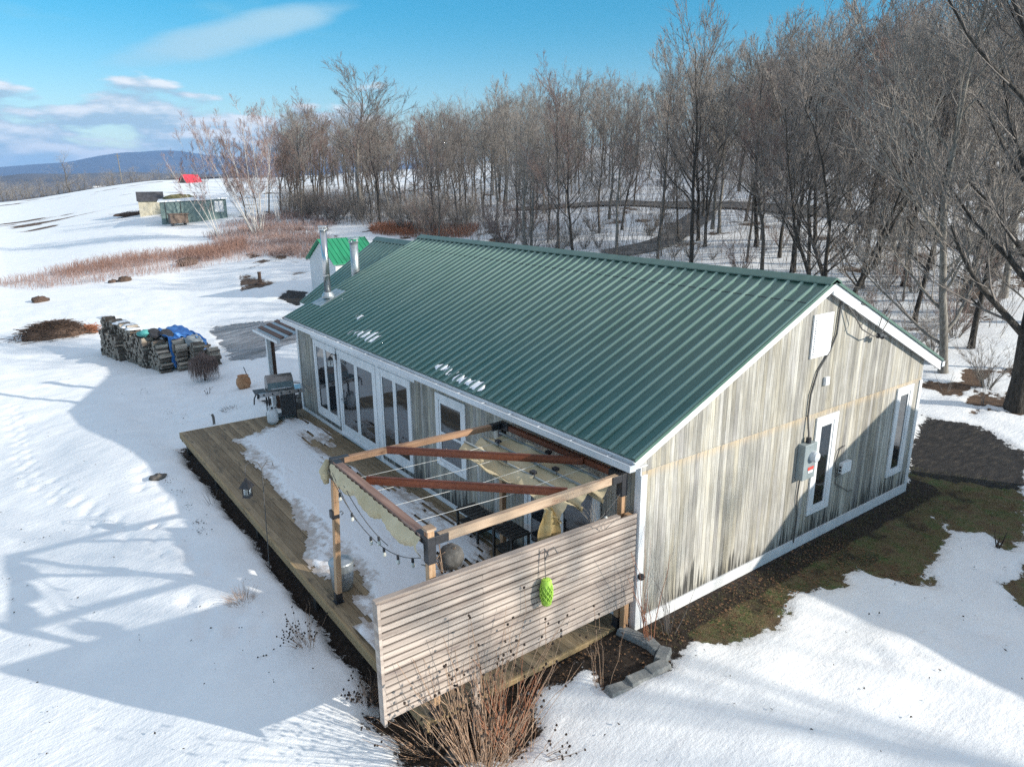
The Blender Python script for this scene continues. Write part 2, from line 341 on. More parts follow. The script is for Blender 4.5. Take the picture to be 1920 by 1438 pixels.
def segs_mesh(P0, P1, R0, R1, n=3):
    """vectorised tapered tubes"""
    P0, P1 = np.asarray(P0, float), np.asarray(P1, float); R0, R1 = np.asarray(R0, float), np.asarray(R1, float)
    D = P1 - P0; D /= np.maximum(np.linalg.norm(D, axis=1, keepdims=True), 1e-9)
    H = np.where(np.abs(D[:, 2:3]) < .9, np.array([[0., 0., 1.]]), np.array([[1., 0., 0.]])); A = np.cross(D, H); A /= np.linalg.norm(A, axis=1, keepdims=True); B = np.cross(D, A)
    t = np.arange(n) * 2 * np.pi / n; ring = A[:, None, :] * np.cos(t)[None, :, None] + B[:, None, :] * np.sin(t)[None, :, None]
    V = np.concatenate([P0[:, None] + ring * R0[:, None, None], P1[:, None] + ring * R1[:, None, None]], axis=1)
    k = np.arange(n); k2 = (k + 1) % n; f = np.stack([k, k2, k2 + n, k + n], axis=1); F = (np.arange(len(P0)) * 2 * n)[:, None, None] + f[None]
    return V.reshape(-1, 3), F.reshape(-1, 4)


# ------------------------------------------------------------------ terrain
def vnoise(x, y, seed=0):
    """smooth value noise, vectorised"""
    xi = np.floor(x).astype(np.int64); yi = np.floor(y).astype(np.int64); fx = x - xi; fy = y - yi; fx = fx * fx * (3 - 2 * fx); fy = fy * fy * (3 - 2 * fy)
    def h(a, b):
        n = (a * 374761393 + b * 668265263 + seed * 1442695041) & 0xffffffff; n = ((n ^ (n >> 13)) * 1274126177) & 0xffffffff; return ((n ^ (n >> 16)) & 0xffff) / 65535.
    return (h(xi, yi) * (1 - fx) + h(xi + 1, yi) * fx) * (1 - fy) + (h(xi, yi + 1) * (1 - fx) + h(xi + 1, yi + 1) * fx) * fy


def fbm(x, y, seed=0, o=4):
    s = 0; a = .5
    for i in range(o): s = s + a * (vnoise(x, y, seed + i) - .5); x = x * 2.03 + 5.1; y = y * 2.03 + 3.7; a *= .5
    return s


AZ = [-180, -60, -20, 1, 11, 19, 27, 36, 46, 55, 64, 72, 110, 180]
RR = np.log([22, 35, 45, 60, 75, 100, 150, 210, 300, 600, 1500])
TB = np.array([
    [-.4, -.5, -.5, -.5, -.5, -.5, 0, 0, 0, 0, 0],
    [-1.0, -1.2, -1.3, -1.4, -1.4, -1, 0, 1, 0, -10, -40],
    [-1.2, -1.3, -1.4, -1.4, -1.2, -.6, .8, 1.8, 1, -12, -45],
    [-1.1, -1.2, -1.4, -1.5, -1.3, -.7, 1.2, 3.0, 1.5, -14, -50],
    [-1.1, -1.2, -1.2, -.9, .2, 2.1, 5.2, 8.0, 5, -12, -50],
    [-.8, -.8, -.5, .3, 1.5, 3.2, 5.6, 8.6, 8, 0, -30],
    [-.3, -.2, .3, 1.3, 2.4, 3.8, 6.5, 10, 11, 5, 0],
    [0, .3, 1.1, 2.6, 3.6, 5.0, 8.5, 13, 15, 12, 5],
    [0, .4, 1.6, 3.7, 5.0, 7.0, 11.5, 17, 20, 20, 10],
    [0, .7, 2.2, 4.3, 6.0, 8.6, 13.5, 19, 24, 24, 10],
    [0, .8, 2.5, 4.8, 6.6, 9.4, 14.5, 20, 25, 25, 10],
    [0, 1.0, 2.7, 5.0, 7.0, 10, 15, 21, 26, 26, 10],
    [0, .3, 1.0, 2.0, 3.0, 5, 8, 11, 14, 14, 10],
    [-.4, -.5, -.5, -.5, -.5, -.5, 0, 0, 0, 0, 0]])


def ss(v, a, b):
    t = np.clip((v - a) / (b - a), 0, 1); return t * t * (3 - 2 * t)


def hgt(x, y):
    x = np.asarray(x, float); y = np.asarray(y, float); dx = x - CAM[0]; dy = y - CAM[1]; r = np.hypot(dx, dy); a = np.degrees(np.arctan2(dx, dy)); lr = np.log(np.maximum(r, 1.))
    ai = np.clip(np.searchsorted(AZ, a, side='right') - 1, 0, len(AZ) - 2); AZa = np.array(AZ, float); fa = (a - AZa[ai]) / (AZa[ai + 1] - AZa[ai]); fa = fa * fa * (3 - 2 * fa) * .6 + fa * .4
    ri = np.clip(np.searchsorted(RR, lr, side='right') - 1, 0, len(RR) - 2); fr = np.clip((lr - RR[ri]) / (RR[ri + 1] - RR[ri]), 0, 1)
    far = (TB[ai, ri] * (1 - fa) + TB[ai + 1, ri] * fa) * (1 - fr) + (TB[ai, ri + 1] * (1 - fa) + TB[ai + 1, ri + 1] * fa) * fr
    near = -.42 * ss(-x, .1, 3.2) - .5 * ss(-x, 4.2, 9.) - .72 * ss(y, 12, 23) * ss(-x, -9., -4.) + .12 * ss(-x, 3.6, 4.4) * ss(-x, 7, 5) * ss(y, .5, 2)
    w_ = ss(r, 20, 36); z = near * (1 - w_) + far * w_
    z = z + fbm(x / 6., y / 6., 3, 3) * .22 * ss(r, 6, 30) * (1 + ss(r, 50, 120) * 3 * ss(a, 14, 24)) * (1 - .6 * ss(-a, -16, -12) * ss(r, 40, 60)) * (1 - .8 * ss(x, -.5, .5) * ss(-x, -11, -9) * ss(-y, -16, -14))
    return z


def G(px, py):
    """ground point seen at a photograph pixel (1920 wide)"""
    d = CF * FPX + CR * (px - 960) + CU * (719 - py); d = d / np.linalg.norm(d); t = np.geomspace(4, 2500, 2600); P = CAM[None] + d[None] * t[:, None]
    below = P[:, 2] < hgt(P[:, 0], P[:, 1]); i = int(np.argmax(below)) if below.any() else len(t) - 1
    p = P[i]; return np.array([p[0], p[1], float(hgt(p[0], p[1]))])


def at_r(px, r):
    """ground point at distance r in the direction of photo column px"""
    d = CF * FPX + CR * (px - 960) + CU * (719 - 340); d = d[:2] / np.linalg.norm(d[:2]); x, y = CAM[0] + d[0] * r, CAM[1] + d[1] * r; return np.array([x, y, float(hgt(x, y))])


def poly(px): return [G(*p)[:2] for p in px]


def sdist(x, y, pl):
    """signed distance, positive inside"""
    pl = np.array(pl); d = np.full(x.shape, 1e9); ins = np.zeros(x.shape, bool)
    for i in range(len(pl)):
        a = pl[i]; b = pl[(i + 1) % len(pl)]; e = b - a; t = np.clip(((x - a[0]) * e[0] + (y - a[1]) * e[1]) / max(e @ e, 1e-9), 0, 1)
        d = np.minimum(d, np.hypot(x - a[0] - t * e[0], y - a[1] - t * e[1])); c = (a[1] > y) != (b[1] > y)
        with np.errstate(divide='ignore', invalid='ignore'): ins ^= c & (x < (b[0] - a[0]) * (y - a[1]) / (b[1] - a[1]) + a[0])
    return np.where(ins, d, -d)


BED = poly([(690, 1345), (830, 1300), (990, 1250), (1165, 1165), (1195, 1190), (1250, 1225), (1272, 1255), (1240, 1265), (1160, 1300), (1120, 1296), (1132, 1260), (1085, 1243), (1062, 1270), (995, 1300), (1003, 1350), (960, 1438), (745, 1438), (735, 1390)])
GRASS = poly([(1195, 1190), (1690, 925), (1722, 800), (1735, 785), (1830, 800), (1920, 850), (1920, 1015), (1890, 1030), (1850, 995), (1790, 1000), (1745, 968), (1790, 1000), (1740, 1060), (1735, 1100), (1690, 1095), (1610, 1068), (1560, 1100), (1500, 1120), (1430, 1180), (1400, 1200), (1290, 1205), (1275, 1250)])
GR2 = poly([(1919, 1062), (1880, 1100), (1897, 1132), (1919, 1148), (1990, 1190), (2000, 1060)])
ICE = poly([(395, 612), (480, 605), (553, 604), (560, 640), (512, 660), (500, 672), (440, 676), (418, 655)])
ICE2 = poly([(540, 545), (575, 548), (560, 575), (520, 560)])
HOUSE = [(-.3, -.02), (8.7, -.02), (8.7, 17.3), (-.3, 17.3)]; DECK = [(-3.62, .25), (.2, .25), (.2, 14), (-3.62, 14)]


def axis(lo, hi, s, e0, e1, gr):
    a = list(np.arange(lo, hi + 1e-6, s)); d = s; v = a[0]
    L = []
    while v > e0: d *= gr; v -= d; L.append(v)
    U_ = []; d = s; v = a[-1]
    while v < e1: d = min(d * gr, 60 if v > 300 else 1.6 if v < 140 else d * gr); v += d; U_.append(v)
    return np.array(L[::-1] + a + U_)


xs = axis(-9, 14, .11, -3500, 5000, 1.028); ys = axis(-5.5, 27, .12, -2500, 5000, 1.028)
XX, YY = np.meshgrid(xs, ys); ZZ = hgt(XX, YY); RD = np.hypot(XX - CAM[0], YY - CAM[1])
sn = np.full(XX.shape, .6); kind = np.full(XX.shape, 3.)
jit = fbm(XX * 2.2, YY * 2.2, 11, 4) * .55
def carve(pl, k_, j=1.):
    global sn, kind
    d = sdist(XX, YY, pl); sn = np.minimum(sn, -d + jit * j); kind = np.where(d > -.5, k_, kind)
carve(GRASS, 1.); carve(GR2, 1.); carve([(-.1, -.75), (8.9, -.75), (8.9, .5), (-.1, .5)], .42, .35); carve(HOUSE, 0., .2); carve(DECK, 0., .5); carve(BED, 0., .7)
dg = sdist(XX, YY, GRASS); kind = np.where((dg > -.6) & (XX + .45 * YY > 9.9 + fbm(XX, YY, 5) * 1.5), 2., kind); kind = np.where((dg > -.6) & (kind == 1.) & (YY > -.9 + fbm(XX, YY, 9) * .8) & (XX < 5), .42, kind)
carve(ICE, 5., 1.6); carve(ICE2, 2.)
# far field: stubble showing in streaks; forest floor: leaf litter showing through thin snow
AZg = np.degrees(np.arctan2(XX - CAM[0], YY - CAM[1]))
st_ = fbm(XX / 9., YY / 2.2, 21, 5); field = ss(-AZg, -15, -12) * ss(RD, 80, 110) * ss(-RD, -300, -240); sn = np.where(field > .3, np.minimum(sn, .32 - (st_ - .09) * 3. * field), sn)
wood = ss(RD, 30, 48) * ss(AZg, 14, 24) * (AZg < 100) * (RD < 700); lt = fbm(XX / 1.7, YY / 1.7, 31, 4) + .5 * fbm(XX / 9, YY / 9, 41, 3); sn = np.where(wood > .05, np.minimum(sn, .30 + (lt) * 1.5), sn)
lf = sdist(XX, YY, poly([(1735, 700), (1880, 700), (1885, 772), (1735, 742)])); sn = np.minimum(sn, -lf * .4 + .1 + jit * 3.5)
sm_ = ss(sn, -.02, .14); prof = np.where(RD < 60, sm_ * .048 + fbm(XX * 1.1, YY * 1.1, 51, 4) * .10 * sm_ * ss(RD, 3, 9), 0)
trench = ss(XX, -4.0, -3.7) * ss(-XX, 3.3, 3.5) * ss(YY, 0, .4) * ss(-YY, -14.1, -13.8)
ZZ = ZZ + prof - .14 * trench * (1 - sm_)
# small hollows and foot marks along the old path beside the deck
feet = [(rnd.uniform(-5.3, -4.5), rnd.uniform(3.5, 13)) for _ in range(26)]
for (pa, pb) in (((395, 812), (330, 745)), ((330, 745), (318, 702)), ((520, 735), (430, 700)), ((250, 1010), (60, 905)), ((1640, 1240), (1905, 1180)), ((60, 905), (20, 760))):
    a_, b_ = G(*pa)[:2], G(*pb)[:2]; n_ = int(np.linalg.norm(b_ - a_) / .36)
    feet += [tuple(a_ + (b_ - a_) * (i_ + .3 * rnd.random()) / n_ + np.array([rnd.gauss(0, .05) + (.13 if i_ % 2 else -.13), rnd.gauss(0, .05)])) for i_ in range(n_)]
for (px_, py_) in feet:
    m_ = (np.abs(XX - px_) < .6) & (np.abs(YY - py_) < .6); d2 = ((XX - px_) / .11) ** 2 + ((YY - py_) / .16) ** 2; ZZ = np.where(m_, ZZ - .07 * np.exp(-d2) + .02 * np.exp(-d2 / 4), ZZ)
ny, nx = XX.shape; idx = np.arange(nx * ny).reshape(ny, nx)
Fg = np.stack([idx[:-1, :-1], idx[:-1, 1:], idx[1:, 1:], idx[1:, :-1]], axis=-1).reshape(-1, 4)
go = mesh_np('ground', np.stack([XX, YY, ZZ], -1).reshape(-1, 3), Fg, 'ground', smooth=True); go['kind'] = 'structure'
for nm_, ar in (('snow', sn), ('kind', kind)):
    at = go.data.attributes.new(nm_, 'FLOAT', 'POINT'); at.data.foreach_set('value', ar.ravel().astype(np.float32))


def ribbon(name, pts, wd, mat, lift=.05, step=1.):
    P = [np.array(p[:2], float) for p in pts]; Q = []
    for a, b in zip(P[:-1], P[1:]):
        n = max(1, int(np.linalg.norm(b - a) / step))
        for i in range(n): Q.append(a + (b - a) * i / n)
    Q.append(P[-1]); Q = np.array(Q)
    for _ in range(6): Q[1:-1] = (Q[:-2] + Q[1:-1] * 2 + Q[2:]) / 4
    T = np.gradient(Q, axis=0); T /= np.linalg.norm(T, axis=1, keepdims=True); Nn = np.stack([-T[:, 1], T[:, 0]], 1); V = []
    ks = np.linspace(-.5, .5, 7)
    for i in range(len(Q)):
        for k in ks: p = Q[i] + Nn[i] * k * wd * (1 + .1 * math.sin(i * .7 + k)); V.append((p[0], p[1], float(hgt(p[0], p[1])) + lift))
    F = [(i * 7 + j, i * 7 + j + 1, (i + 1) * 7 + j + 1, (i + 1) * 7 + j) for i in range(len(Q) - 1) for j in range(6)]
    o = mesh_np(name, V, F, mat, smooth=True); o['kind'] = 'structure'; return o


ribbon('road', [at_r(960, 78), at_r(1100, 74), at_r(1300, 66), at_r(1500, 60), at_r(1700, 53), at_r(1920, 46), at_r(2100, 42)], 3.0, 'asphalt', .16)
ribbon('driveway', [G(1140, 480), G(1210, 472), G(1270, 445), at_r(1330, 63)], 2.3, 'asphalt', .14)
ribbon('farm_road', [at_r(-80, 236), at_r(60, 232), at_r(200, 226), at_r(330, 220), at_r(420, 214)], 6, 'asphalt', .5, 6)

# ------------------------------------------------------------------ mountains


def hills(name, rad, prof, depth, mat, seed):
    A = np.linspace(-25, 80, 260); D = np.linspace(-1, 1, 30); V = []
    for d in D:
        for a in A:
            h = np.interp(a, [p[0] for p in prof], [p[1] for p in prof]) * .82; rr = rad + d * depth; x = CAM[0] + rr * math.sin(R(a)); y = CAM[1] + rr * math.cos(R(a))
            k = max(0, 1 - abs(d) ** 1.5); n = float(fbm(np.array(x / (rad * .05)), np.array(y / (rad * .05)), seed, 5)); V.append((x, y, -60 + (h + 60) * k * (1 + n * .35 * (1 - k * .75)) - (0 if k else 5)))
    n = len(A); F = [(i * n + j, i * n + j + 1, (i + 1) * n + j + 1, (i + 1) * n + j) for i in range(len(D) - 1) for j in range(n - 1)]
    o = mesh_np(name, V, F, mat, smooth=True); o['kind'] = 'structure'


hills('mountains', 7600, [(-25, 120), (-5, 150), (1, 190), (3, 215), (5.5, 260), (7.5, 330), (9.5, 370), (11, 385), (12.5, 380), (14, 340), (17, 300), (25, 250), (80, 120)], 2200, 'hill_far_haze', 3)
hills('foothills', 3300, [(-25, 30), (0, 40), (3, 62), (6, 66), (9, 72), (12, 66), (16, 60), (25, 50), (80, 20)], 900, 'hill_near', 8)


# ------------------------------------------------------------------ house
S_ROOF = (4.97 - 2.89) / 4.65; RX = 4.37; WX = 8.42; LY = 13.86; EX0 = -.28; EX1 = 2 * RX + .28 - .06
house = thing('house', 'long grey weathered board house with ribbed dark green metal roof, behind the deck', 'house')


def rz(x): return 2.89 + (x + .28) * S_ROOF if x <= RX else 4.97 - (x - RX) * S_ROOF


def wallp(name, pts, mat, th, nrm):
    b = MB(); n = len(pts); q_ = [(p[0] - nrm[0] * th, p[1] - nrm[1] * th, p[2]) for p in pts]; b.add(pts + q_, [tuple(range(n)), tuple(reversed(range(n, 2 * n)))] + [(i, i + n, (i + 1) % n + n, (i + 1) % n) for i in range(n)]); return b.obj(name, mat, house)


wallp('wall', [(0, 0, -.1), (WX, 0, -.1), (WX, 0, rz(WX) - .07), (RX, 0, 4.90), (0, 0, rz(0) - .07)], 'siding', .12, (0, -1))
wallp('wall', [(0, LY, -.1), (0, .121, -.1), (0, .121, 2.78), (0, LY, 2.78)], 'siding', .12, (-1, 0))
wallp('wall', [(WX, .121, -.1), (WX, LY, -.1), (WX, LY, 2.8), (WX, .121, 2.8)], 'siding', .12, (1, 0))
wallp('wall', [(WX - .13, LY, -.1), (.13, LY, -.1), (.13, LY, 2.8), (RX, LY, 4.88), (WX - .13, LY, 2.8)], 'siding', .12, (0, 1))


def metal_slope(name, x0, z0, x1, z1, y0, y1, pitch, mat, off=0.):
    """ribbed sheet: profile runs along y, extruded from (x0,z0) to (x1,z1)"""
    prof = []; y = y0
    n = int(round((y1 - y0) / pitch)); p_ = (y1 - y0) / n; prof.append((y0, 0))
    for i in range(n):
        c = y0 + p_ * i + off
        c = c if i else y0 + .03
        prof += [(c - .030, 0), (c - .020, .030), (c + .020, .030), (c + .030, 0)]
        for j in (1, 2): prof += [(c + p_ * j / 3 - .012, 0), (c + p_ * j / 3, .0035), (c + p_ * j / 3 + .012, 0)]
    prof += [(y1 - .04, 0), (y1 - .03, .02), (y1 - .008, .02), (y1, 0)]
    prof = sorted([p for p in prof if y0 <= p[0] <= y1], key=lambda t: t[0]); d = Vector((x1 - x0, 0, z1 - z0)).normalized(); nn = Vector((-d.z, 0, d.x)) if d.x > 0 else Vector((d.z, 0, -d.x)); V = []
    for (x, z) in ((x0, z0), (x1, z1)):
        for (yy, h) in prof: V.append((x + nn.x * h, yy, z + nn.z * h))
    m_ = len(prof); nb = len(V)
    for (x, z) in ((x0, z0), (x1, z1)):
        for (yy, h) in prof: V.append((x - nn.x * .02, yy, z - nn.z * .02))
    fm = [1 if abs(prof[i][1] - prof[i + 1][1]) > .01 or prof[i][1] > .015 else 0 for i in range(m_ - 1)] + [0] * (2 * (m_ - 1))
    F = [(i, i + 1, m_ + i + 1, m_ + i) for i in range(m_ - 1)] + [(nb + i, nb + m_ + i, nb + m_ + i + 1, nb + i + 1) for i in range(m_ - 1)] + [(i, nb + i, nb + i + 1, i + 1) for i in range(m_ - 1)]
    if d.x < 0: F = [tuple(reversed(f)) for f in F]
    return mesh_np(name, V, F, [mat, 'roof_rib_highlight'], house, fm=fm)


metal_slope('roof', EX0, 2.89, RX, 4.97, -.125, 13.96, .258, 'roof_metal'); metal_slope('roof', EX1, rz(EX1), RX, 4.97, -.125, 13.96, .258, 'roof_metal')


def ridge_cap(y0, y1, x, z, s):
    b = MB(); wd = .17
    prof = [(x - wd, z - wd * s + .035), (x - wd, z - wd * s + .055), (x - .03, z + .05), (x, z + .062), (x + .03, z + .05), (x + wd, z - wd * s + .055), (x + wd, z - wd * s + .035)]
    V = [(p[0], yy, p[1]) for yy in (y0, y1) for p in prof]; n = len(prof); b.add(V, [(i, i + n, i + n + 1, i + 1) for i in range(n - 1)] + [tuple(range(n)), tuple(reversed(range(n, 2 * n)))]); b.obj('ridge_cap', 'roof_metal', house)


ridge_cap(-.15, 13.98, RX, 4.97, S_ROOF)
b = MB(); b.hexa([(3.68, -.12, rz(3.68) + .003), (3.69, -.12, rz(3.69) + .003), (3.69, 13.95, rz(3.69) + .003), (3.68, 13.95, rz(3.68) + .003), (3.68, -.12, rz(3.68) + .009), (3.69, -.12, rz(3.69) + .009), (3.69, 13.95, rz(3.69) + .009), (3.68, 13.95, rz(3.68) + .009)]); b.obj('roof_lap', 'black_metal', house)
# rake boards and trim on the gable
def sloped(name, xa, xb, dz_top, dz_bot, y0, y1, mat, parent=house):
    b = MB(); b.hexa([(xa, y0, rz(xa) + dz_bot), (xb, y0, rz(xb) + dz_bot), (xb, y1, rz(xb) + dz_bot), (xa, y1, rz(xa) + dz_bot), (xa, y0, rz(xa) + dz_top), (xb, y0, rz(xb) + dz_top), (xb, y1, rz(xb) + dz_top), (xa, y1, rz(xa) + dz_top)]); return b.obj(name, mat, parent)


sloped('rake_board', EX0 - .02, RX, -.022, -.16, -.118, -.09, 'white_paint'); sloped('rake_board', RX, EX1, -.022, -.22, -.118, -.09, 'white_paint')
sloped('rake_trim', EX0 - .02, RX, .03, -.018, -.15, -.127, 'roof_metal'); sloped('rake_trim', RX, EX1 + .02, .03, -.018, -.15, -.127, 'roof_metal')
sloped('soffit', EX0, RX, -.16, -.175, -.088, -.004, 'white_paint'); sloped('soffit', RX, EX1, -.17, -.185, -.088, -.004, 'white_paint')
b = MB(); b.box(EX0 + .02, -.002, -.11, LY + .1, 2.74, 2.755); b.obj('soffit', 'white_paint', house)
b = MB(); b.box(EX0 - .015, EX0 + .012, -.117, LY + .1, 2.73, 2.868); b.obj('fascia', 'white_paint', house)
b = MB()          # K-style gutter, open on top
for (xa, xb, za, zb_) in ((EX0 - .13, EX0 - .018, 2.745, 2.752), (EX0 - .137, EX0 - .13, 2.745, 2.84), (EX0 - .145, EX0 - .125, 2.84, 2.852), (EX0 - .025, EX0 - .018, 2.752, 2.85)): b.box(xa, xb, -.16, 14.0, za, zb_)
b.box(EX0 - .137, EX0 - .018, -.163, -.16, 2.745, 2.845); b.box(EX0 - .137, EX0 - .018, 14.0, 14.003, 2.745, 2.845)
for k in range(18): b.box(EX0 - .14, EX0 - .016, .3 + k * .8, .325 + k * .8, 2.842, 2.848)
b.obj('gutter', 'gutter_metal', house)
zb = rz(EX1) - .05; b = MB(); b.box(EX1, EX1 + .12, -.14, 14.0, zb - .1, zb - .09); b.box(EX1 + .113, EX1 + .12, -.14, 14.0, zb - .09, zb + .01); b.box(EX1, EX1 + .12, -.143, -.14, zb - .1, zb + .01); b.obj('gutter', 'gutter_metal', house)
b = MB(); b.beam((EX1 + .12, .1, zb - .05), (EX1 + .42, .1, zb - .10), .07, .07); b.obj('downspout', 'white_paint', house)
b = MB(); b.box(-.022, .1, -.022, -.002, -.15, 2.55); b.box(-.022, -.002, -.002, .1, -.15, 2.74); b.obj('corner_board', 'white_paint', house)
b = MB(); b.box(WX - .09, WX + .022, -.022, -.002, -.15, 2.55); b.box(WX + .002, WX + .022, -.002, .1, -.15, 2.74); b.obj('corner_board', 'white_paint', house)
b = MB(); b.box(-.022, -.002, LY - .1, LY + .02, -.15, 2.73); b.box(-.022, .1, LY + .02, LY + .04, -.15, 2.73); b.obj('corner_board', 'white_paint', house)
b = MB(); b.box(.102, WX - .092, -.027, -.002, -.15, .2); b.obj('base_board', 'white_paint', house)
b = MB(); b.box(-.024, -.002, .12, LY - .12, .035, .13); b.obj('base_board', 'white_paint', house)
b = MB(); b.box(.1, WX - .1, -.006, -.001, 2.592, 2.612); b.obj('panel_joint', 'siding', house)
b = MB(); b.box(.02, WX - .02, .02, LY - .1, -.8, -.11); b.obj('foundation', 'stone_block', house)


def opening(kind_, y0, y1, z0, z1, panels, face='x', casing=.1, mull=.05, handle=None, rail=None):
    """door or window on the long wall (face x=0) or the gable (face y=0)"""
    def bx(bb, u0, u1, v0, v1, d0, d1):
        if face == 'x': bb.box(-d1, -d0, u0, u1, v0, v1)
        else: bb.box(u0, u1, -d1, -d0, v0, v1)
    f = MB()
    bx(f, y0, y0 + casing, z0, z1, .002, .035); bx(f, y1 - casing, y1, z0, z1, .002, .035); bx(f, y0 + casing, y1 - casing, z1 - casing, z1, .002, .035); bx(f, y0 + casing, y1 - casing, z0, z0 + casing * .8, .002, .04)
    iu0, iu1, iv0, iv1 = y0 + casing, y1 - casing, z0 + casing * .8, z1 - casing
    fo = f.obj(kind_, 'white_paint', house, bevel=.004)
    n = panels; wd = (iu1 - iu0) / n
    for i in range(n):
        a, c = iu0 + wd * i, iu0 + wd * (i + 1); sf = MB(); m_ = mull
        bx(sf, a + .004, a + m_, iv0 + .004, iv1 - .004, .003, .022); bx(sf, c - m_, c - .004, iv0 + .004, iv1 - .004, .003, .022); bx(sf, a + m_, c - m_, iv1 - m_ - .01, iv1 - .004, .003, .022); bx(sf, a + m_, c - m_, iv0 + .004, iv0 + m_ * (2.2 if z0 < .4 and kind_ == 'french_door' else 1), .003, .022)
        if rail: bx(sf, a + m_, c - m_, rail - .025, rail + .025, .003, .026)
        sf.obj('sash', 'white_paint', fo)
        p = MB(); bx(p, a + m_ * .9, c - m_ * .9, iv0 + m_ * .9, iv1 - m_ * .9, .004, .009); p.obj('pane', 'glass_dark', fo)
    if handle:
        h = MB(); bx(h, handle, handle + .035, 1.0, 1.25, .022, .03); bx(h, handle + .005, handle + .03, 1.08, 1.13, .03, .075); bx(h, handle - .06, handle + .03, 1.09, 1.12, .075, .09); h.obj('handle', 'gutter_metal', fo)
    return fo


opening('french_door', 10.98, 12.55, .26, 2.44, 2, mull=.075); opening('french_door', 8.62, 10.9, .10, 2.44, 2, mull=.09, casing=.12, handle=10.7)
opening('french_door', 6.88, 8.45, .26, 2.44, 2, mull=.075); opening('window', 4.65, 5.80, .88, 2.46, 1, casing=.13, mull=.06, rail=1.62)
opening('french_door', .80, 2.75, .16, 2.10, 2, mull=.09)
opening('window', 4.47, 5.19, .58, 2.50, 1, 'y', casing=.13, mull=.06); opening('window', 7.39, 8.06, .58, 2.53, 1, 'y', casing=.12, mull=.055)
b = MB(); b.box(-.018, -.002, 6.7, 12.72, 2.444, 2.735); b.box(-.02, -.002, 8.452, 8.618, .13, 2.442); b.obj('head_trim', 'white_paint', house)
b = MB(); b.box(-.10, -.004, 8.6, 10.92, .135, .165); b.obj('door_sill', 'gutter_metal', house)
# wall lamp beside the doors
b = MB(); b.box(-.05, -.036, 10.88, 10.98, 2.14, 2.30); b.tube([(-.05, 10.93, 2.26), (-.14, 10.93, 2.32), (-.2, 10.93, 2.28)], .012); b.lathe([(.01, .1), (.075, .03), (.08, .0), (.02, 0)], (-.2, 10.93, 2.17), 10); lamp = b.obj('wall_lamp', 'black_metal', house)
b = MB(); b.lathe([(.06, 0), (.065, .02), (.055, .17)], (-.2, 10.93, 1.99), 10); b.obj('lamp_shade', 'lantern_glass', lamp)
# gable vent, little box, meter, disconnect, cables
b = MB(); b.box(4.02, 4.62, -.035, -.002, 3.66, 4.42); v_ = b.obj('gable_vent', 'white_paint', house, bevel=.004)
for k in range(15): b = MB(); zz_ = 3.73 + k * .045; b.hexa([(4.07, -.052, zz_), (4.57, -.052, zz_), (4.57, -.036, zz_ + .03), (4.07, -.036, zz_ + .03), (4.07, -.056, zz_ + .006), (4.57, -.056, zz_ + .006), (4.57, -.036, zz_ + .036), (4.07, -.036, zz_ + .036)]); b.obj('louvre', 'white_paint', v_)
b = MB(); b.box(4.56, 4.68, -.06, -.002, 3.10, 3.25); b.obj('junction_box', 'white_paint', house, bevel=.005)
b = MB(); b.box(3.98, 4.36, -.15, -.002, 1.45, 2.12); mt = b.obj('meter_box', 'meter_grey', house, bevel=.012)
b = MB(); b.lathe([(.10, 0), (.10, .06), (.085, .10), (.02, .12)], (0, 0, 0), 18); o = b.obj('meter_dial', 'gutter_metal', mt, smooth=False); o.rotation_euler = (R(90), 0, 0); o.location = (4.23, -.15, 1.88)
b = MB(); b.box(4.12, 4.30, -.156, -.1505, 1.62, 1.68); b.obj('warning_sticker', 'red_mark', mt); b = MB(); b.box(4.14, 4.28, -.156, -.1505, 1.565, 1.61); b.obj('warning_sticker', 'white_mark', mt)
b = MB(); b.tube([(4.17, -.08, 2.12), (4.17, -.08, 2.22)], .045, 8); b.obj('conduit_hub', 'black_metal', mt)
b = MB(); b.tube([(4.17, -.08, 2.2), (4.15, -.03, 2.6), (4.16, -.03, 3.0), (4.30, -.03, 3.4), (4.62, -.03, 3.72), (4.78, -.03, 4.0), (4.80, -.03, 4.5), (4.82, -.05, 4.62)], .018, 6); b.obj('power_cable', 'cable_grey', house)
b = MB(); b.tube([(4.10, -.04, 1.45), (4.08, -.03, 1.1), (4.14, -.03, .7), (4.12, -.03, .15)], .014, 6); b.obj('power_cable', 'cable_grey', house)
b = MB(); b.tube([(4.82, -.05, 4.62), (5.05, -.14, 4.35), (5.3, -.2, 4.05), (5.75, -.2, 3.86), (6.0, -.16, 3.85)], .013, 5); b.tube([(5.1, -.12, 4.42), (5.35, -.22, 4.2), (5.2, -.2, 4.1)], .01, 5); b.tube([(6.08, -.16, 3.86), (6.3, -.15, 4.05), (6.4, -.15, 4.2)], .01, 5); b.tube([(5.3, -.13, 4.5), (5.8, -.13, 4.36), (6.1, -.14, 4.2), (6.0, -.15, 4.0)], .01, 5); b.obj('power_cable', 'cable_grey', house)
b = MB(); b.tube([(5.95, -.18, 3.84), (6.08, -.18, 3.84)], .05, 8); b.tube([(6.1, -.18, 3.80), (6.2, -.18, 3.80)], .045, 8); b.obj('splice', 'black_metal', house)
b = MB(); b.box(5.46, 5.78, -.09, -.002, 1.18, 1.40); cb = b.obj('phone_box', 'white_paint', house, bevel=.008)
b = MB(); b.tube([(5.5, -.05, 1.2), (5.3, -.05, 1.15), (5.26, -.04, 1.45), (5.36, -.03, 1.7), (5.55, -.03, 1.74)], .012, 5); b.tube([(5.42, -.02, 1.3), (5.38, -.02, 1.0), (5.45, -.02, .95), (5.9, -.02, .7), (6.1, -.02, .66)], .008, 5); b.obj('cable', 'cable_grey', cb)
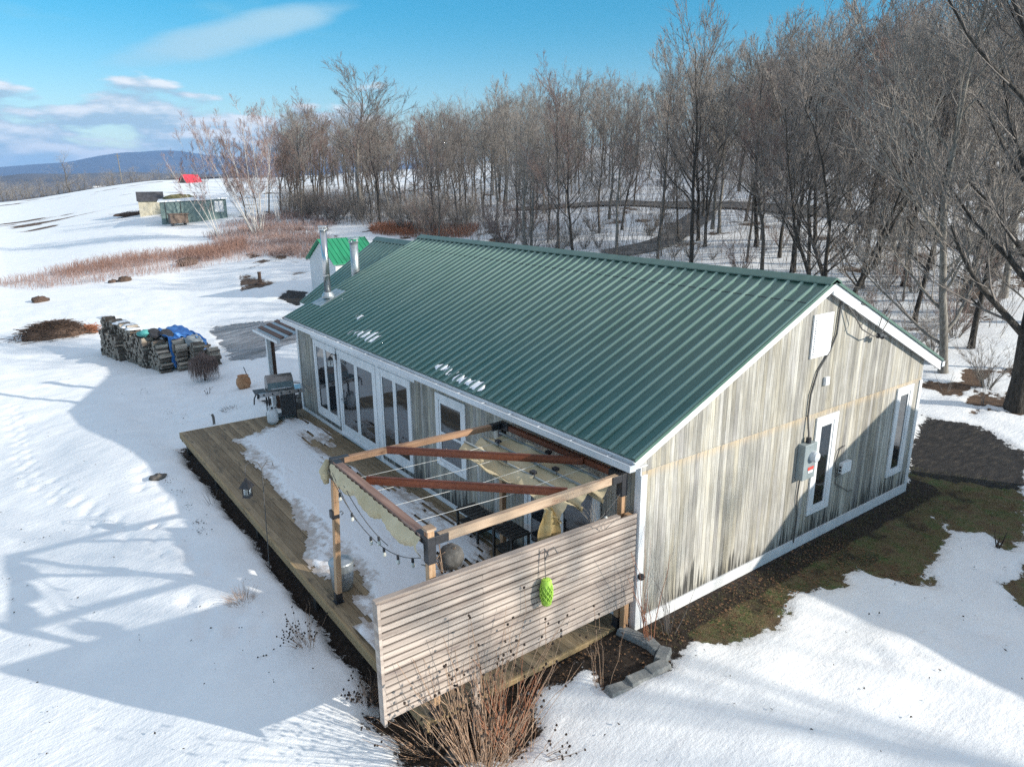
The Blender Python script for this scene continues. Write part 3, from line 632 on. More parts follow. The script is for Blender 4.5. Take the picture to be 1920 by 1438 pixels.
for z_ in (1.25, 1.32): b = MB(); b.lathe([(.02, 0), (.02, .03)], (0, 0, 0), 8); o = b.obj('grommet', 'black_metal', cb); o.rotation_euler = (0, R(-90), 0); o.location = (5.46, -.05, z_)
b = MB(); b.blob((.03, -.06, .93), .055, 3, 8, 6, .1); b.box(.0, .03, -.05, -.022, .9, .96); b.obj('flood_lamp', 'black_metal', house)
# stove pipe and vent
sp = thing('placeholder', 'x', 'x'); bpy.data.objects.remove(sp)
b = MB(); b.tube([(.84, 13.33, 3.55), (.84, 13.33, 5.33)], .095, 20); cp = b.obj('stove_pipe', 'stainless', house, smooth=True)
b = MB(); b.lathe([(.18, 0), (.19, .05), (.13, .16), (.10, .17)], (.84, 13.33, 3.42), 18); b.hexa([(.45, 13.0, rz(.45) + .026), (1.25, 13.0, rz(1.25) + .026), (1.25, 13.7, rz(1.25) + .026), (.45, 13.7, rz(.45) + .026), (.45, 13.0, rz(.45) + .032), (1.25, 13.0, rz(1.25) + .032), (1.25, 13.7, rz(1.25) + .032), (.45, 13.7, rz(.45) + .032)]); b.obj('flashing', 'galvanized', cp)
b = MB(); b.lathe([(.10, 0), (.13, .02), (.13, .05)], (.84, 13.33, 5.33), 16); b.lathe([(.14, 0), (.14, .02), (.10, .045)], (.84, 13.33, 5.43), 16); b.lathe([(.104, 0), (.104, .03)], (.84, 13.33, 4.05), 16)
for k in range(6): t = k * 1.047; b.box(.84 + .11 * math.cos(t) - .008, .84 + .11 * math.cos(t) + .008, 13.33 + .11 * math.sin(t) - .008, 13.33 + .11 * math.sin(t) + .008, 5.37, 5.43)
b.obj('chimney_cap', 'stainless', cp)
b = MB(); b.tube([(2.2, 14.35, 3.3), (2.2, 14.35, 4.86)], .13, 18); vp = b.obj('vent_pipe', 'galvanized', house, smooth=True)
b = MB(); b.lathe([(.15, 0), (.16, .04)], (2.2, 14.35, 4.86), 16); b.lathe([(.19, 0), (.17, .03)], (2.2, 14.35, 4.98), 16)
for k in range(5): t = k * 1.256; b.box(2.2 + .13 * math.cos(t) - .01, 2.2 + .13 * math.cos(t) + .01, 14.35 + .13 * math.sin(t) - .01, 14.35 + .13 * math.sin(t) + .01, 4.9, 4.98)
b.obj('chimney_cap', 'galvanized', vp)
# rear wing
def wz(x): return 2.74 + (x - 1.35) * (4.73 - 2.74) / 3.02
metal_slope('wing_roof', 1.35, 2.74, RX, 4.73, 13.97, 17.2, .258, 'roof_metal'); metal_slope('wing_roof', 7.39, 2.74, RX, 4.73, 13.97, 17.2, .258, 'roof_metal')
ridge_cap(13.98, 17.23, RX, 4.73, .659)
b = MB(); b.box(1.65, 7.1, 13.9, 17.05, -.9, 2.7); b.add([(1.65, 17.05, 2.7), (RX, 17.05, 4.6), (7.1, 17.05, 2.7)], [(0, 1, 2)]); b.obj('wing_wall', 'siding', house)
# small side porch at the far end
b = MB()
for k in range(6): b.hexa([(-.45 + k * .26, 14.02, 2.22 + k * .075), (-.33 + k * .26, 14.02, 2.255 + k * .075), (-.33 + k * .26, 16.1, 2.255 + k * .075), (-.45 + k * .26, 16.1, 2.22 + k * .075), (-.45 + k * .26, 14.02, 2.26 + k * .075), (-.33 + k * .26, 14.02, 2.295 + k * .075), (-.33 + k * .26, 16.1, 2.295 + k * .075), (-.45 + k * .26, 16.1, 2.26 + k * .075)])
b.obj('porch_rafters', 'porch_wood_y', house)
b = MB(); b.hexa([(-.5, 13.97, 2.20), (1.1, 13.97, 2.66), (1.1, 16.05, 2.66), (-.5, 16.05, 2.20), (-.5, 13.97, 2.215), (1.1, 13.97, 2.675), (1.1, 16.05, 2.675), (-.5, 16.05, 2.215)]); b.obj('porch_roof', 'galvanized', house)
b = MB(); b.box(-.60, -.5, 13.9, 16.2, 2.13, 2.14); b.box(-.605, -.6, 13.9, 16.2, 2.13, 2.21); b.box(-.505, -.5, 13.9, 16.2, 2.14, 2.2); b.box(-.6, -.5, 13.9, 13.905, 2.14, 2.2); b.obj('gutter', 'white_paint', house)
b = MB(); b.box(-.46, -.34, 15.35, 15.47, -.9, 2.2); b.obj('porch_post', 'white_paint', house); b = MB(); b.box(-.339, -.22, 15.37, 15.45, -.9, 2.2); b.obj('porch_post', 'porch_wood_y', house)

# ------------------------------------------------------------------ snow left on the roof
VV, FF, nb = [], [], 0
for (x0, y0, sx_, sy_, sd_) in ((.10, 9.3, .17, .75, 5), (-.10, 4.3, .13, .85, 6), (.0, 5.6, .1, .3, 9), (.55, 10.6, .1, .25, 7), (.95, 12.6, .05, .1, 8)):
    g1_ = np.arange(max(-.26, x0 - 3 * sx_), x0 + 3 * sx_, .014); g2_ = np.arange(y0 - 2.2 * sy_, y0 + 2.2 * sy_, .014); A1, A2 = np.meshgrid(g1_, g2_)
    env = np.exp(-((A1 - x0) / sx_) ** 2 - ((A2 - y0) / sy_) ** 2) - .62; n_ = fbm(A1 * 3.2, A2 * 5., sd_, 5) * 1.7; ph = ((A2 + .125) / .2578) % 1; rib = np.minimum(ph, 1 - ph) * .2578
    fd_ = env + n_ - np.where(rib < .034, 9, 0) + np.clip(.05 - np.abs(rib - .06), 0, .05) * 3; h_ = np.clip(fd_, 0, .25) * .06; zz_ = 2.89 + (A1 + .28) * S_ROOF + .005 + h_
    i2 = np.arange(A1.size).reshape(A1.shape); f_ = np.stack([i2[:-1, :-1], i2[:-1, 1:], i2[1:, 1:], i2[1:, :-1]], -1).reshape(-1, 4); kk = (fd_ > 0).ravel(); f_ = f_[kk[f_].sum(1) >= 3]
    if not len(f_): continue
    v_ = np.stack([A1, A2, zz_], -1).reshape(-1, 3); us = np.unique(f_); rm = -np.ones(len(v_), int); rm[us] = np.arange(len(us)); VV.append(v_[us]); FF.append(rm[f_] + nb); nb += len(us)
tag(mesh_np('snow', np.concatenate(VV), np.concatenate(FF), 'snow', smooth=True), 'thin crusts of old snow left between the ribs at the eave of the green roof', 'snow', kind='stuff')

# ------------------------------------------------------------------ deck
DZ = .03; deck = thing('deck', 'low wooden deck of long weathered boards along the house wall', 'deck', (0, 0, 0))
b = MB(); k = 0; x = -3.50
while x < -.04:
    y0 = .22
    for (ya, yb) in ((y0, 5.0 + (k % 3) * 1.3), (5.004 + (k % 3) * 1.3, 9.6 + (k % 2) * 1.1), (9.604 + (k % 2) * 1.1, 13.84)):
        dz = rnd.uniform(-.002, .002); b.box(x, x + .1336, ya, yb, DZ - .03 + dz, DZ + dz)
    x += .1396; k += 1
b.obj('deck_boards', 'deck_wood_y', deck)
b = MB(); b.box(-3.54, -3.502, .18, 13.88, -.13, DZ + .002); b.box(-3.502, -.02, .18, .218, -.055, DZ + .002); b.box(-3.502, -.02, 13.842, 13.88, -.24, DZ + .002); b.obj('rim_board', 'rim_wood_y', deck)
b = MB()
for yy in (1, 4.2, 7.4, 10.6, 13.5): b.box(-3.45, -3.31, yy, yy + .14, -.85, -.03)
for yy in np.arange(1.2, 13.8, .8): b.box(-3.5, -.05, yy, yy + .04, -.22, -.035)
b.obj('deck_joists', 'dark_wood', deck)


def pdeck(px, py, z=DZ):
    d = CF * FPX + CR * (px - 960) + CU * (719 - py); t = (z - CAM[2]) / d[2]; p = CAM + d * t; return (p[0], p[1])


MAIN = [pdeck(*p) for p in [(452, 826), (500, 812), (545, 788), (592, 800), (600, 812), (560, 815), (590, 835), (640, 858), (720, 905), (800, 950), (905, 1000), (935, 1035), (880, 1070), (830, 1100), (760, 1150), (706, 1182), (672, 1168), (648, 1130), (700, 1085), (650, 1050), (590, 1010), (540, 940), (500, 880)]]
P2 = [pdeck(*p) for p in [(540, 782), (575, 785), (610, 808), (626, 838), (600, 838), (560, 806)]]; P3 = [pdeck(*p) for p in [(598, 1030), (630, 1068), (612, 1085), (590, 1050)]]; P4 = [pdeck(*p) for p in [(650, 1185), (705, 1150), (706, 1235)]]
gx = np.arange(-3.45, -.2, .035); gy = np.arange(.3, 13.6, .035); GX, GY = np.meshgrid(gx, gy)
fd = np.maximum.reduce([sdist(GX, GY, p) for p in (MAIN, P2, P3, P4)])
gap = np.abs(((GX + 3.5) / .1396) % 1 - .5) * 2
fd = np.minimum(fd, .42) + .12 + fbm(GX * 2.4, GY * .6, 61, 5) * 1.15 + fbm(GX * 12, GY * 3, 71, 3) * .3
streak = vnoise(np.floor((GX + 3.5) / .1396 + .5) * 7.3, GY * 1.1, 81)
fd = fd - np.where((gap > .80) & (streak > .5), .4, 0) * (1 - ss(fd, .35, .6))
hz = np.clip(fd, 0, .5) * .13; keep = fd > 0
ii = np.arange(GX.size).reshape(GX.shape); Fq = np.stack([ii[:-1, :-1], ii[:-1, 1:], ii[1:, 1:], ii[1:, :-1]], -1).reshape(-1, 4); kk = keep.ravel(); Fq = Fq[kk[Fq].sum(1) >= 3]
V = np.stack([GX, GY, DZ + .004 + hz + fbm(GX * 4, GY * 4, 91, 3) * .015 * (hz > .02)], -1).reshape(-1, 3); us = np.unique(Fq); rm = -np.ones(len(V), int); rm[us] = np.arange(len(us))
o = mesh_np('snow', V[us], rm[Fq], 'deck_snow', smooth=True); at = o.data.attributes.new('snow', 'FLOAT', 'POINT'); at.data.foreach_set('value', fd.ravel()[us].astype(np.float32))
tag(o, 'half melted snow lying in a long patch on the deck boards', 'snow', kind='stuff')

# ------------------------------------------------------------------ pergola
PT = 2.55
A_ = Vector((-3.27, 3.32, PT)); B_ = Vector((-3.36, .24, PT)); C_ = Vector((-.16, .22, PT)); D_ = Vector((-.22, 3.14, PT))
perg = thing('pergola', 'open square wooden pergola with black corner brackets at the near end of the deck', 'pergola')
for (p, q_) in ((A_, (-3.34, 3.42)), (B_, (-3.37, .24)), (C_, (-.16, .22)), (D_, (-.22, 3.14))):
    b = MB(); b.beam((q_[0], q_[1], DZ), (p.x, p.y, PT - (.04 if p is not B_ else -.10)), .092, .092, (1, 0, 0)); b.obj('post', 'post_wood_z', perg, bevel=.004)
    b = MB(); b.box(q_[0] - .054, q_[0] + .054, q_[1] - .054, q_[1] + .054, DZ + .001, DZ + .17); b.box(q_[0] - .075, q_[0] + .075, q_[1] - .075, q_[1] + .075, DZ + .001, DZ + .012); b.obj('post_foot', 'black_metal', perg)
def bracket(p, arms):
    b = MB(); b.box(p.x - .056, p.x + .056, p.y - .056, p.y + .056, p.z - .34, p.z + .012)
    for (ax_, ay_) in arms:
        e = Vector((p.x + ax_ * .24, p.y + ay_ * .24, p.z - .048)); s_ = Vector((p.x + ax_ * .057, p.y + ay_ * .057, p.z - .048)); b.beam(s_, e, .108, .112)
    b.obj('bracket', 'black_metal', perg, bevel=.004)
bracket(A_, ((1, 0), (0, -1))); bracket(B_ + Vector((0, 0, -.0)), ((1, 0), (0, 1))); bracket(C_, ((-1, 0), (0, 1))); bracket(D_, ((-1, 0), (0, -1)))
def bm(n, p, q_, mat, wd=.09, ht=.09, off=.12, dz=-.048):
    d = (q_ - p).normalized(); b = MB(); b.beam(p + d * off + Vector((0, 0, dz)), q_ - d * off + Vector((0, 0, dz)), wd, ht); return b.obj(n, mat, perg, bevel=.004)
bm('beam', A_, D_, 'beam_brown_x'); bm('beam', B_, C_, 'beam_wood_x', .075, .12); bm('beam', B_, A_, 'beam_wood_y', .12, .10); bm('beam', C_, D_, 'stain_wood_x')
bm('rafter', Vector((-2.42, 3.26, PT + .012)), Vector((-.22, .98, PT + .012)), 'stain_wood_x', .045, .12, .02); bm('rafter', Vector((-3.2, 2.35, PT + .012)), Vector((-1.15, .26, PT + .012)), 'stain_wood_x', .045, .12, .02)
b = MB(); b.box(-3.31 - .06, -3.31 + .06, 3.37 - .06, 3.37 + .06, 1.55, 1.68); b.tube([(-3.25, 3.37, 1.62), (-3.2, 3.34, 1.64), (-3.18, 3.33, 1.60), (-3.21, 3.34, 1.58)], .008, 5); b.obj('post_collar', 'black_metal', perg)
b = MB(); b.box(-3.36 - .065, -3.36 + .065, .24 - .065, .24 + .065, PT + .10, PT + .13); b.obj('post_cap', 'beam_wood_x', perg)
for k in range(4):
    t0 = (k + 1) / 5; b = MB(); p = Vector((-3.25 + .02, .3 + 2.9 * t0, PT - .10)); q_ = Vector((-.25, .3 + 2.9 * t0, PT - .10)); b.tube([p, (p + q_) / 2 + Vector((0, 0, -.05)), q_], .0035, 4); b.obj('canopy_wire', 'cable_white', perg)
# retracted shade canopy: cloth hanging in folds on bars beside the wall
can = thing('shade_canopy', 'tan shade cloth bunched in folds on bars under the house side of the pergola', 'canopy')
nx_, ny_ = 60, 34; V = []
for j in range(ny_ + 1):
    yy = .38 + 2.66 * j / ny_
    for i in range(nx_ + 1):
        t = i / nx_; u = t * 3; fr = u - math.floor(u); x_ = -.28 - t * 1.15; sag = math.sin(math.pi * min(1, fr)) ** .8; zz_ = PT - .16 - sag * (.13 + .07 * t + .04 * math.sin(3 * t + yy)) - .03 * math.sin(yy * 5 + u * 2) - .02 * math.sin(yy * 13 + i)
        x2 = x_ - .10 * math.sin(2 * math.pi * fr) + .02 * math.sin(yy * 7 + u); zz_ -= .22 * max(0, .55 - (yy - .38)) * (.4 + .6 * (t > .55)); V.append((x2, yy - .10 * math.sin(math.pi * fr) * (j == 0), zz_))
F = [(j * (nx_ + 1) + i, j * (nx_ + 1) + i + 1, (j + 1) * (nx_ + 1) + i + 1, (j + 1) * (nx_ + 1) + i) for j in range(ny_) for i in range(nx_)]
mesh_np('cloth', V, F, 'canopy_cloth', can, smooth=True)
for x_ in (-.32, -.70, -1.05): b = MB(); b.box(x_ - .016, x_ + .016, .35, 3.07, PT - .158, PT - .135); b.obj('canopy_bar', 'meter_grey', can)
for (x_, yy) in ((-.65, 2.6), (-.3, 1.7), (-1.0, 1.2), (-1.0, 1.9), (-.65, 1.1)): b = MB(); b.box(x_ - .04, x_ + .04, yy, yy + .09, PT - .13, PT - .09); b.tube([(x_, yy, PT - .1), (x_ - .12, yy - .12, PT - .12)], .01, 4); b.obj('canopy_clip', 'black_metal', can)
# the part of the cloth bundled along the outer beam
can2 = thing('shade_valance', 'tan shade cloth sagging in scallops along the outer beam of the pergola', 'cloth')
V = []; n_ = 70
for i in range(n_ + 1):
    t = i / n_; p = A_.lerp(B_, .03 + .94 * t); s = abs(math.sin(t * math.pi * 3.2)) ** .7; drop = .16 + .16 * s
    for j in range(8): f_ = j / 7; V.append((p.x - .075 - .05 * math.sin(f_ * math.pi) * (.6 + s) - .01 * math.sin(i * 1.7 + j), p.y, PT - .03 - f_ * drop + .006 * math.sin(i * .6 + j * 1.3)))
F = [(i * 8 + j, (i + 1) * 8 + j, (i + 1) * 8 + j + 1, i * 8 + j + 1) for i in range(n_) for j in range(7)]; mesh_np('cloth', V, F, 'canopy_cloth', can2, smooth=True)
b = MB(); pts = [(-3.33, 3.40, 2.50), (-3.39, 3.47, 2.32), (-3.36, 3.46, 2.12)]; b.tube(pts, [.05, .075, .045], 8); b.blob((-3.37, 3.45, 2.28), .075, 4, 8, 6, .25, (1, 1, 1.5)); b.obj('cloth_bundle', 'canopy_cloth', can2, smooth=True)
sc_ = MB(); V = []
for j in range(13):
    for i in range(9): t = i / 8; f_ = j / 12; V.append((-1.42 + (t - .5) * (.12 + .22 * math.sin(f_ * 2.6)) * 1., .34 + .06 * math.sin(t * 9 + f_ * 2), 2.30 - f_ * (.62 + .1 * math.sin(t * 6))))
sc_.add(V, [(j * 9 + i, j * 9 + i + 1, (j + 1) * 9 + i + 1, (j + 1) * 9 + i) for j in range(12) for i in range(8)]); tag(sc_.obj('hanging_cloth', 'canopy_cloth_sunlit', smooth=True), 'sunlit ochre end of cloth hanging under the near pergola beam', 'cloth')
# string lights
sl = thing('string_lights', 'black string lights drooping below the outer pergola beam', 'string lights'); b = MB(); pts = []; bulbs = []
def droop(p, q_, s, n=10): return [p.lerp(q_, i / n) + Vector((0, 0, -s * 4 * (i / n) * (1 - i / n))) for i in range(n + 1)]
L1 = droop(Vector((-3.42, 3.2, 2.44)), Vector((-3.46, .3, 2.28)), .42, 14); L2 = droop(Vector((-3.43, 2.6, 2.40)), Vector((-3.45, 1.2, 2.05)), .1); L3 = droop(Vector((-3.46, .28, 2.2)), Vector((-1.6, .16, 1.9)), .25, 12); L4 = droop(Vector((-1.6, .16, 1.9)), Vector((-.3, .12, 2.3)), .2, 10); L5 = droop(Vector((-3.43, 3.0, 2.46)), Vector((-3.44, 2.2, 2.0)), .05)
for L in (L1, L2, L3, L4, L5): b.tube(L, .006, 4)
b.obj('wire', 'cable_grey', sl)
for p in (L1[2], L1[4], L1[7], L1[9], L1[11], L1[13], L2[8], L3[3], L3[6], L3[9], L4[3], L4[8]):
    b = MB(); b.lathe([(.018, 0), (.02, -.055), (.012, -.06)], p, 7); s_ = b.obj('bulb_socket', 'black_metal', sl); b = MB(); b.lathe([(.012, -.06), (.026, -.085), (.026, -.11), (.01, -.13)], p, 8); b.obj('bulb', 'bulb', s_)

# ------------------------------------------------------------------ slatted screen
scr = thing('slatted_screen', 'weathered horizontal slat privacy screen across the near end of the deck', 'screen'); YS = .03; XL, XR = -4.19, -.05; n = 17
b = MB()
for k in range(n):
    f0 = k / n; hL = (2.07 - .50) / n; hR = (1.985 - .515) / n; zL = .50 + k * hL; zR = .515 + k * hR
    def sb(xa, xb):
        def z(x_): t = (x_ - XL) / (XR - XL); return zL * (1 - t) + zR * t
        j = rnd.uniform(-.003, .003); b.hexa([(xa, YS - .020, z(xa) + j), (xb, YS - .020, z(xb) + j), (xb, YS + .002, z(xb) + j), (xa, YS + .002, z(xa) + j), (xa, YS - .020, z(xa) + .069 + j), (xb, YS - .020, z(xb) + .065 + j), (xb, YS + .002, z(xb) + .065 + j), (xa, YS + .002, z(xa) + .069 + j)])
    sx = -2.76 + (.0 if k % 2 else .9); sb(XL + .04, sx - .002); sb(sx + .002, XR)
b.obj('slats', 'screen_wood_x', scr)
b = MB(); b.hexa([(XL + .04, YS + .0102, .51), (XR, YS + .0102, .525), (XR, YS + .0116, .525), (XL + .04, YS + .0116, .51), (XL + .04, YS + .0102, 2.03), (XR, YS + .0102, 1.955), (XR, YS + .0116, 1.955), (XL + .04, YS + .0116, 2.03)]); b.obj('gap_shade_sheet', 'dark_wood', scr)  # added dark sheet: darkens the slat gaps as shade, makes the shadow solid
b = MB(); b.hexa([(XL, YS + .012, 2.04), (XR - .3, YS + .012, 1.965), (XR - .3, YS + .10, 1.965), (XL, YS + .10, 2.04), (XL, YS + .012, 2.078), (XR - .3, YS + .012, 2.0), (XR - .3, YS + .10, 2.0), (XL, YS + .10, 2.078)]); b.obj('top_rail', 'screen_wood_x', scr, bevel=.003)
b = MB(); b.box(XL, XL + .038, YS - .022, YS + .0115, .42, 2.06); b.box(XL, XL + .038, YS + .012, YS + .10, .42, 2.038); b.obj('end_post', 'screen_wood_x', scr)
b = MB(); b.box(-2.9, -2.81, YS + .012, YS + .10, -.55, 1.99); b.obj('post', 'screen_wood_x', scr)
b = MB(); b.box(-.20, -.11, YS + .012, YS + .10, -.25, 1.96); b.obj('post', 'post_wood_z', scr)
# lime net ornament
ln = thing('net_float', 'bright lime green netted float hanging on the slatted screen', 'net ornament', (-1.83, -.10, 1.40)); b = MB()
prof = lambda t: .085 * (math.sin(math.pi * min(max(t, .06), .94)) ** .35)
for k in range(9):
    for s_ in (1, -1): b.tube([(prof(i / 14) * math.cos(k * .698 + s_ * i * .22), prof(i / 14) * math.sin(k * .698 + s_ * i * .22), -.19 + .38 * i / 14) for i in range(15)], .0085, 4)
b.lathe([(.03, -.19), (.07, -.17), (.07, .17), (.04, .19)], (0, 0, 0), 14); b.obj('net', 'lime_net', ln, smooth=True)
b = MB(); b.tube([(0, .02, .19), (0, .04, .50), (0, .045, .62)], .006, 4); b.tube([(0, .03, .45), (.04, .01, .6), (.12, 0, .62), (.19, 0, .5)], .008, 5); b.obj('hook', 'cable_grey', ln)
# wicker globe behind the screen
wb = thing('wicker_ball', 'round grey woven ball resting behind the top of the slatted screen', 'ball', (-3.0, .36, 2.11)); b = MB(); b.blob((0, 0, 0), .17, 2, 14, 10, .04, (1, .9, 1)); b.obj('ball', 'rock', wb, smooth=True)
b = MB()
for k in range(14): t = rnd.uniform(0, 6.28); b.tube([(-.12 + .03 * math.cos(t), -.02, -.18), (-.14 + .08 * math.cos(t), -.08 * math.sin(t), .02), (-.05 + .12 * math.cos(t), .12 * math.sin(t), .2 * rnd.random())], .006, 4)
b.obj('dry_stems', 'dry_stalk', wb)
b = MB(); b.tube([(0, 0, -.15), (0, .0, -1.99)], .02, 6); b.obj('stand', 'black_metal', wb)
# benches / small tables beneath the pergola
def table(x, y, w_, d_, h_, label, grill=False):
    t = thing('slatted_table', label, 'table', (x, y, DZ), 0); b = MB()
    for k in range(6): b.box(-w_ / 2, w_ / 2, -d_ / 2 + k * d_ / 6, -d_ / 2 + (k + .8) * d_ / 6, h_ - .03, h_)
    b.obj('table_top', 'dark_wood', t)
    for sx in (-1, 1):
        for sy in (-1, 1): b = MB(); b.box(sx * (w_ / 2 - .03) - .02, sx * (w_ / 2 - .03) + .02, sy * (d_ / 2 - .03) - .02, sy * (d_ / 2 - .03) + .02, 0, h_ - .031); b.obj('leg', 'dark_wood', t)
    b = MB(); b.box(-w_ / 2 + .03, w_ / 2 - .03, -d_ / 2 + .03, d_ / 2 - .03, h_ * .45, h_ * .45 + .02); b.obj('shelf', 'dark_wood', t); return t
table(-.30, 3.95, .42, .75, .52, 'dark slatted bench against the wall below the sash window'); table(-.42, 2.62, .42, .6, .72, 'dark slatted table under the bunched canopy beside the patio door')
# trash can
tcn = thing('trash_can', 'ribbed galvanized trash can behind the outer pergola post', 'trash can', (-3.10, 3.80, DZ)); b = MB()
b.lathe([(.17, 0), (.175, .02), (.20, .42), (.205, .47), (.21, .48), (.20, .49), (.19, .475), (.165, .1)], (0, 0, 0), 40, lambda k, z: 1.0 + (.02 if k % 2 and .02 < z < .45 else 0)); b.obj('can_body', 'galvanized', tcn)
b = MB(); b.lathe([(.207, .47), (.215, .48), (.20, .50), (.06, .53), (.0, .53)], (0, 0, 0), 28); b.obj('lid', 'galvanized', tcn)
# grill
gr = thing('gas_grill', 'stainless gas grill with side shelves standing on the far end of the deck', 'grill', (-.83, 13.35, DZ), R(-8))
b = MB(); prof = [(-.26, 0), (-.27, .10), (-.20, .24), (-.04, .31), (.12, .28), (.22, .18), (.26, .04), (.26, 0)]
V = [(sx * .36, p[0] * -1.05, .92 + p[1] * 1.35) for sx in (-1, 1) for p in prof]; n = len(prof); b.add(V, [(i, i + 1, n + i + 1, n + i) for i in range(n - 1)] + [tuple(range(n)), tuple(reversed(range(n, 2 * n)))]); lid = b.obj('lid', 'grill_steel', gr, smooth=False)
b = MB(); b.tube([(-.28, -.31, 1.0), (.28, -.31, 1.0)], .014, 8); b.tube([(-.26, -.31, 1.0), (-.26, -.25, 1.0)], .01, 5); b.tube([(.26, -.31, 1.0), (.26, -.25, 1.0)], .01, 5); b.obj('handle', 'stainless', lid)
b = MB(); b.box(-.37, .37, -.28, .27, .80, .918); b.obj('firebox', 'black_metal', gr); b = MB(); b.box(-.64, .64, -.315, -.283, .80, .92); b.obj('control_panel', 'stainless', gr)
for k in range(5): b = MB(); b.lathe([(.026, 0), (.022, .03)], (0, 0, 0), 10); o = b.obj('knob', 'black_metal', gr); o.rotation_euler = (R(90), 0, 0); o.location = (-.5 + .24 * k, -.316, .86)
for sx in (-1, 1): b = MB(); b.box(sx * .40 if sx > 0 else -.72, .72 if sx > 0 else -.40, -.28, .24, .885, .91); b.obj('side_shelf', 'stainless' if sx > 0 else 'dark_plastic', gr)
for (x_, y_) in ((-.36, -.22), (-.36, .22), (.36, -.22), (.36, .22)): b = MB(); b.box(x_ - .02, x_ + .02, y_ - .02, y_ + .02, .06 if x_ < 0 else 0, .80); b.obj('leg', 'black_metal', gr)
b = MB(); b.box(-.05, .33, -.25, -.235, .15, .79); b.box(-.34, .34, -.2, .2, .10, .12); b.obj('cabinet', 'dark_plastic', gr)
for y_ in (-.24, .24): b = MB(); b.lathe([(.085, -.02), (.09, 0), (.085, .02)], (0, 0, 0), 16); o = b.obj('wheel', 'black_metal', gr); o.rotation_euler = (0, R(90), 0); o.location = (-.38, y_, .09)
b = MB(); b.tube([(-.7, -.28, .9), (-.76, -.3, .8), (-.78, -.3, .62)], .02, 5); b.tube([(-.64, -.3, .9), (-.66, -.32, .78)], .035, 6); b.obj('tools', 'black_metal', gr)
pt = thing('propane_tank', 'white propane tank standing beside the left legs of the gas grill', 'tank', (-1.2, 13.05, DZ)); b = MB(); b.lathe([(.10, 0), (.10, .03), (.15, .06), (.155, .12), (.155, .32), (.14, .39), (.08, .43), (.03, .44)], (0, 0, 0), 20); b.obj('tank', 'white_paint', pt, smooth=True)
b = MB()
for k in range(10):
    if k in (2, 7): continue
    t = k * .628; b.box(.095 * math.cos(t) - .02, .095 * math.cos(t) + .02, .095 * math.sin(t) - .02, .095 * math.sin(t) + .02, .40, .52)
b.obj('collar', 'white_paint', pt); b = MB(); b.tube([(0, 0, .43), (0, 0, .5)], .025, 8); b.tube([(0, -.02, .48), (.06, -.16, .5), (.12, -.2, .7)], .012, 5); b.obj('valve', 'black_metal', pt)
# clay pot
p = G(458, 729); pot = thing('clay_pot', 'round terracotta pot standing in the snow left of the grill', 'pot', (p[0], p[1], p[2])); b = MB(); b.lathe([(.15, 0), (.21, .05), (.27, .2), (.25, .38), (.19, .48), (.21, .52), (.17, .52), (.15, .45)], (0, 0, 0), 24); b.obj('pot_body', 'terracotta', pot, smooth=True)
b = MB(); b.lathe([(.15, .44), (0, .45)], (0, 0, 0), 12); b.obj('soil', 'soil_pot', pot); b = MB(); b.tube([(.2, .1, -.05), (.18, .12, .5), (.1, .15, .8)], .015, 5); b.obj('stake', 'black_metal', pot)
# shepherd hook with lantern
p = G(505, 1063); hk = thing('shepherd_hook', 'thin steel shepherd hook leaning over the deck edge', 'hook', (p[0], p[1], p[2] - .1)); top = Vector((.16, .35, 1.95))
pts = [Vector((0, 0, 0)).lerp(top, i / 8) for i in range(9)] + [top + Vector(v) for v in ((-.05, .05, .12), (-.16, .1, .16), (-.26, .14, .08), (-.27, .15, -.06))]; b = MB(); b.tube(pts, .009, 5); b.tube([top, top + Vector((.1, 0, .12)), top + Vector((.2, 0, .1)), top + Vector((.22, 0, .0))], .008, 5); b.obj('rod', 'cable_grey', hk)
ll = thing('lantern', 'black pagoda lantern hanging from the hook above the deck edge', 'lantern', (p[0] - .12, p[1] + .48, p[2] + 1.5)); b = MB(); b.lathe([(.145, 0), (.15, .015), (.07, .12), (.03, .15), (.03, .18), (.008, .19)], (0, 0, 0), 4); b.lathe([(.10, -.20), (.10, -.17), (.085, -.165)], (0, 0, 0), 4)
for sx in (-1, 1):
    for (ux, uy) in ((.085 * sx, 0), (0, .085 * sx)): b.box(ux - .007, ux + .007, uy - .007, uy + .007, -.17, .0)
b.tube([(0, 0, .19), (.01, 0, .3)], .004, 4); b.obj('lantern_frame', 'black_metal', ll); b = MB(); b.lathe([(.07, -.165), (.07, -.005)], (0, 0, 0), 4); b.obj('lantern_glass', 'lantern_glass', ll)
# short pipes
p = G(402, 798); b = MB(); b.tube([(0, 0, 0), (0, 0, .33), (-.03, 0, .42)], .04, 8); tag(b.obj('stub_post', 'bark_grey', loc=(p[0], p[1], p[2] - .05)), 'short bent grey stub post at the far corner of the deck', 'post')
p = G(488, 533); b = MB(); b.tube([(0, 0, 0), (0, 0, .85)], .12, 10); b.lathe([(.15, 0), (.15, .06)], (0, 0, .8), 10); b.lathe([(.45, 0), (.3, .12), (.1, .14)], (0, 0, 0), 12); tag(b.obj('well_pipe', 'brush_dark', loc=tuple(p)), 'dark pipe standing alone in the snow before the white shed', 'pipe')
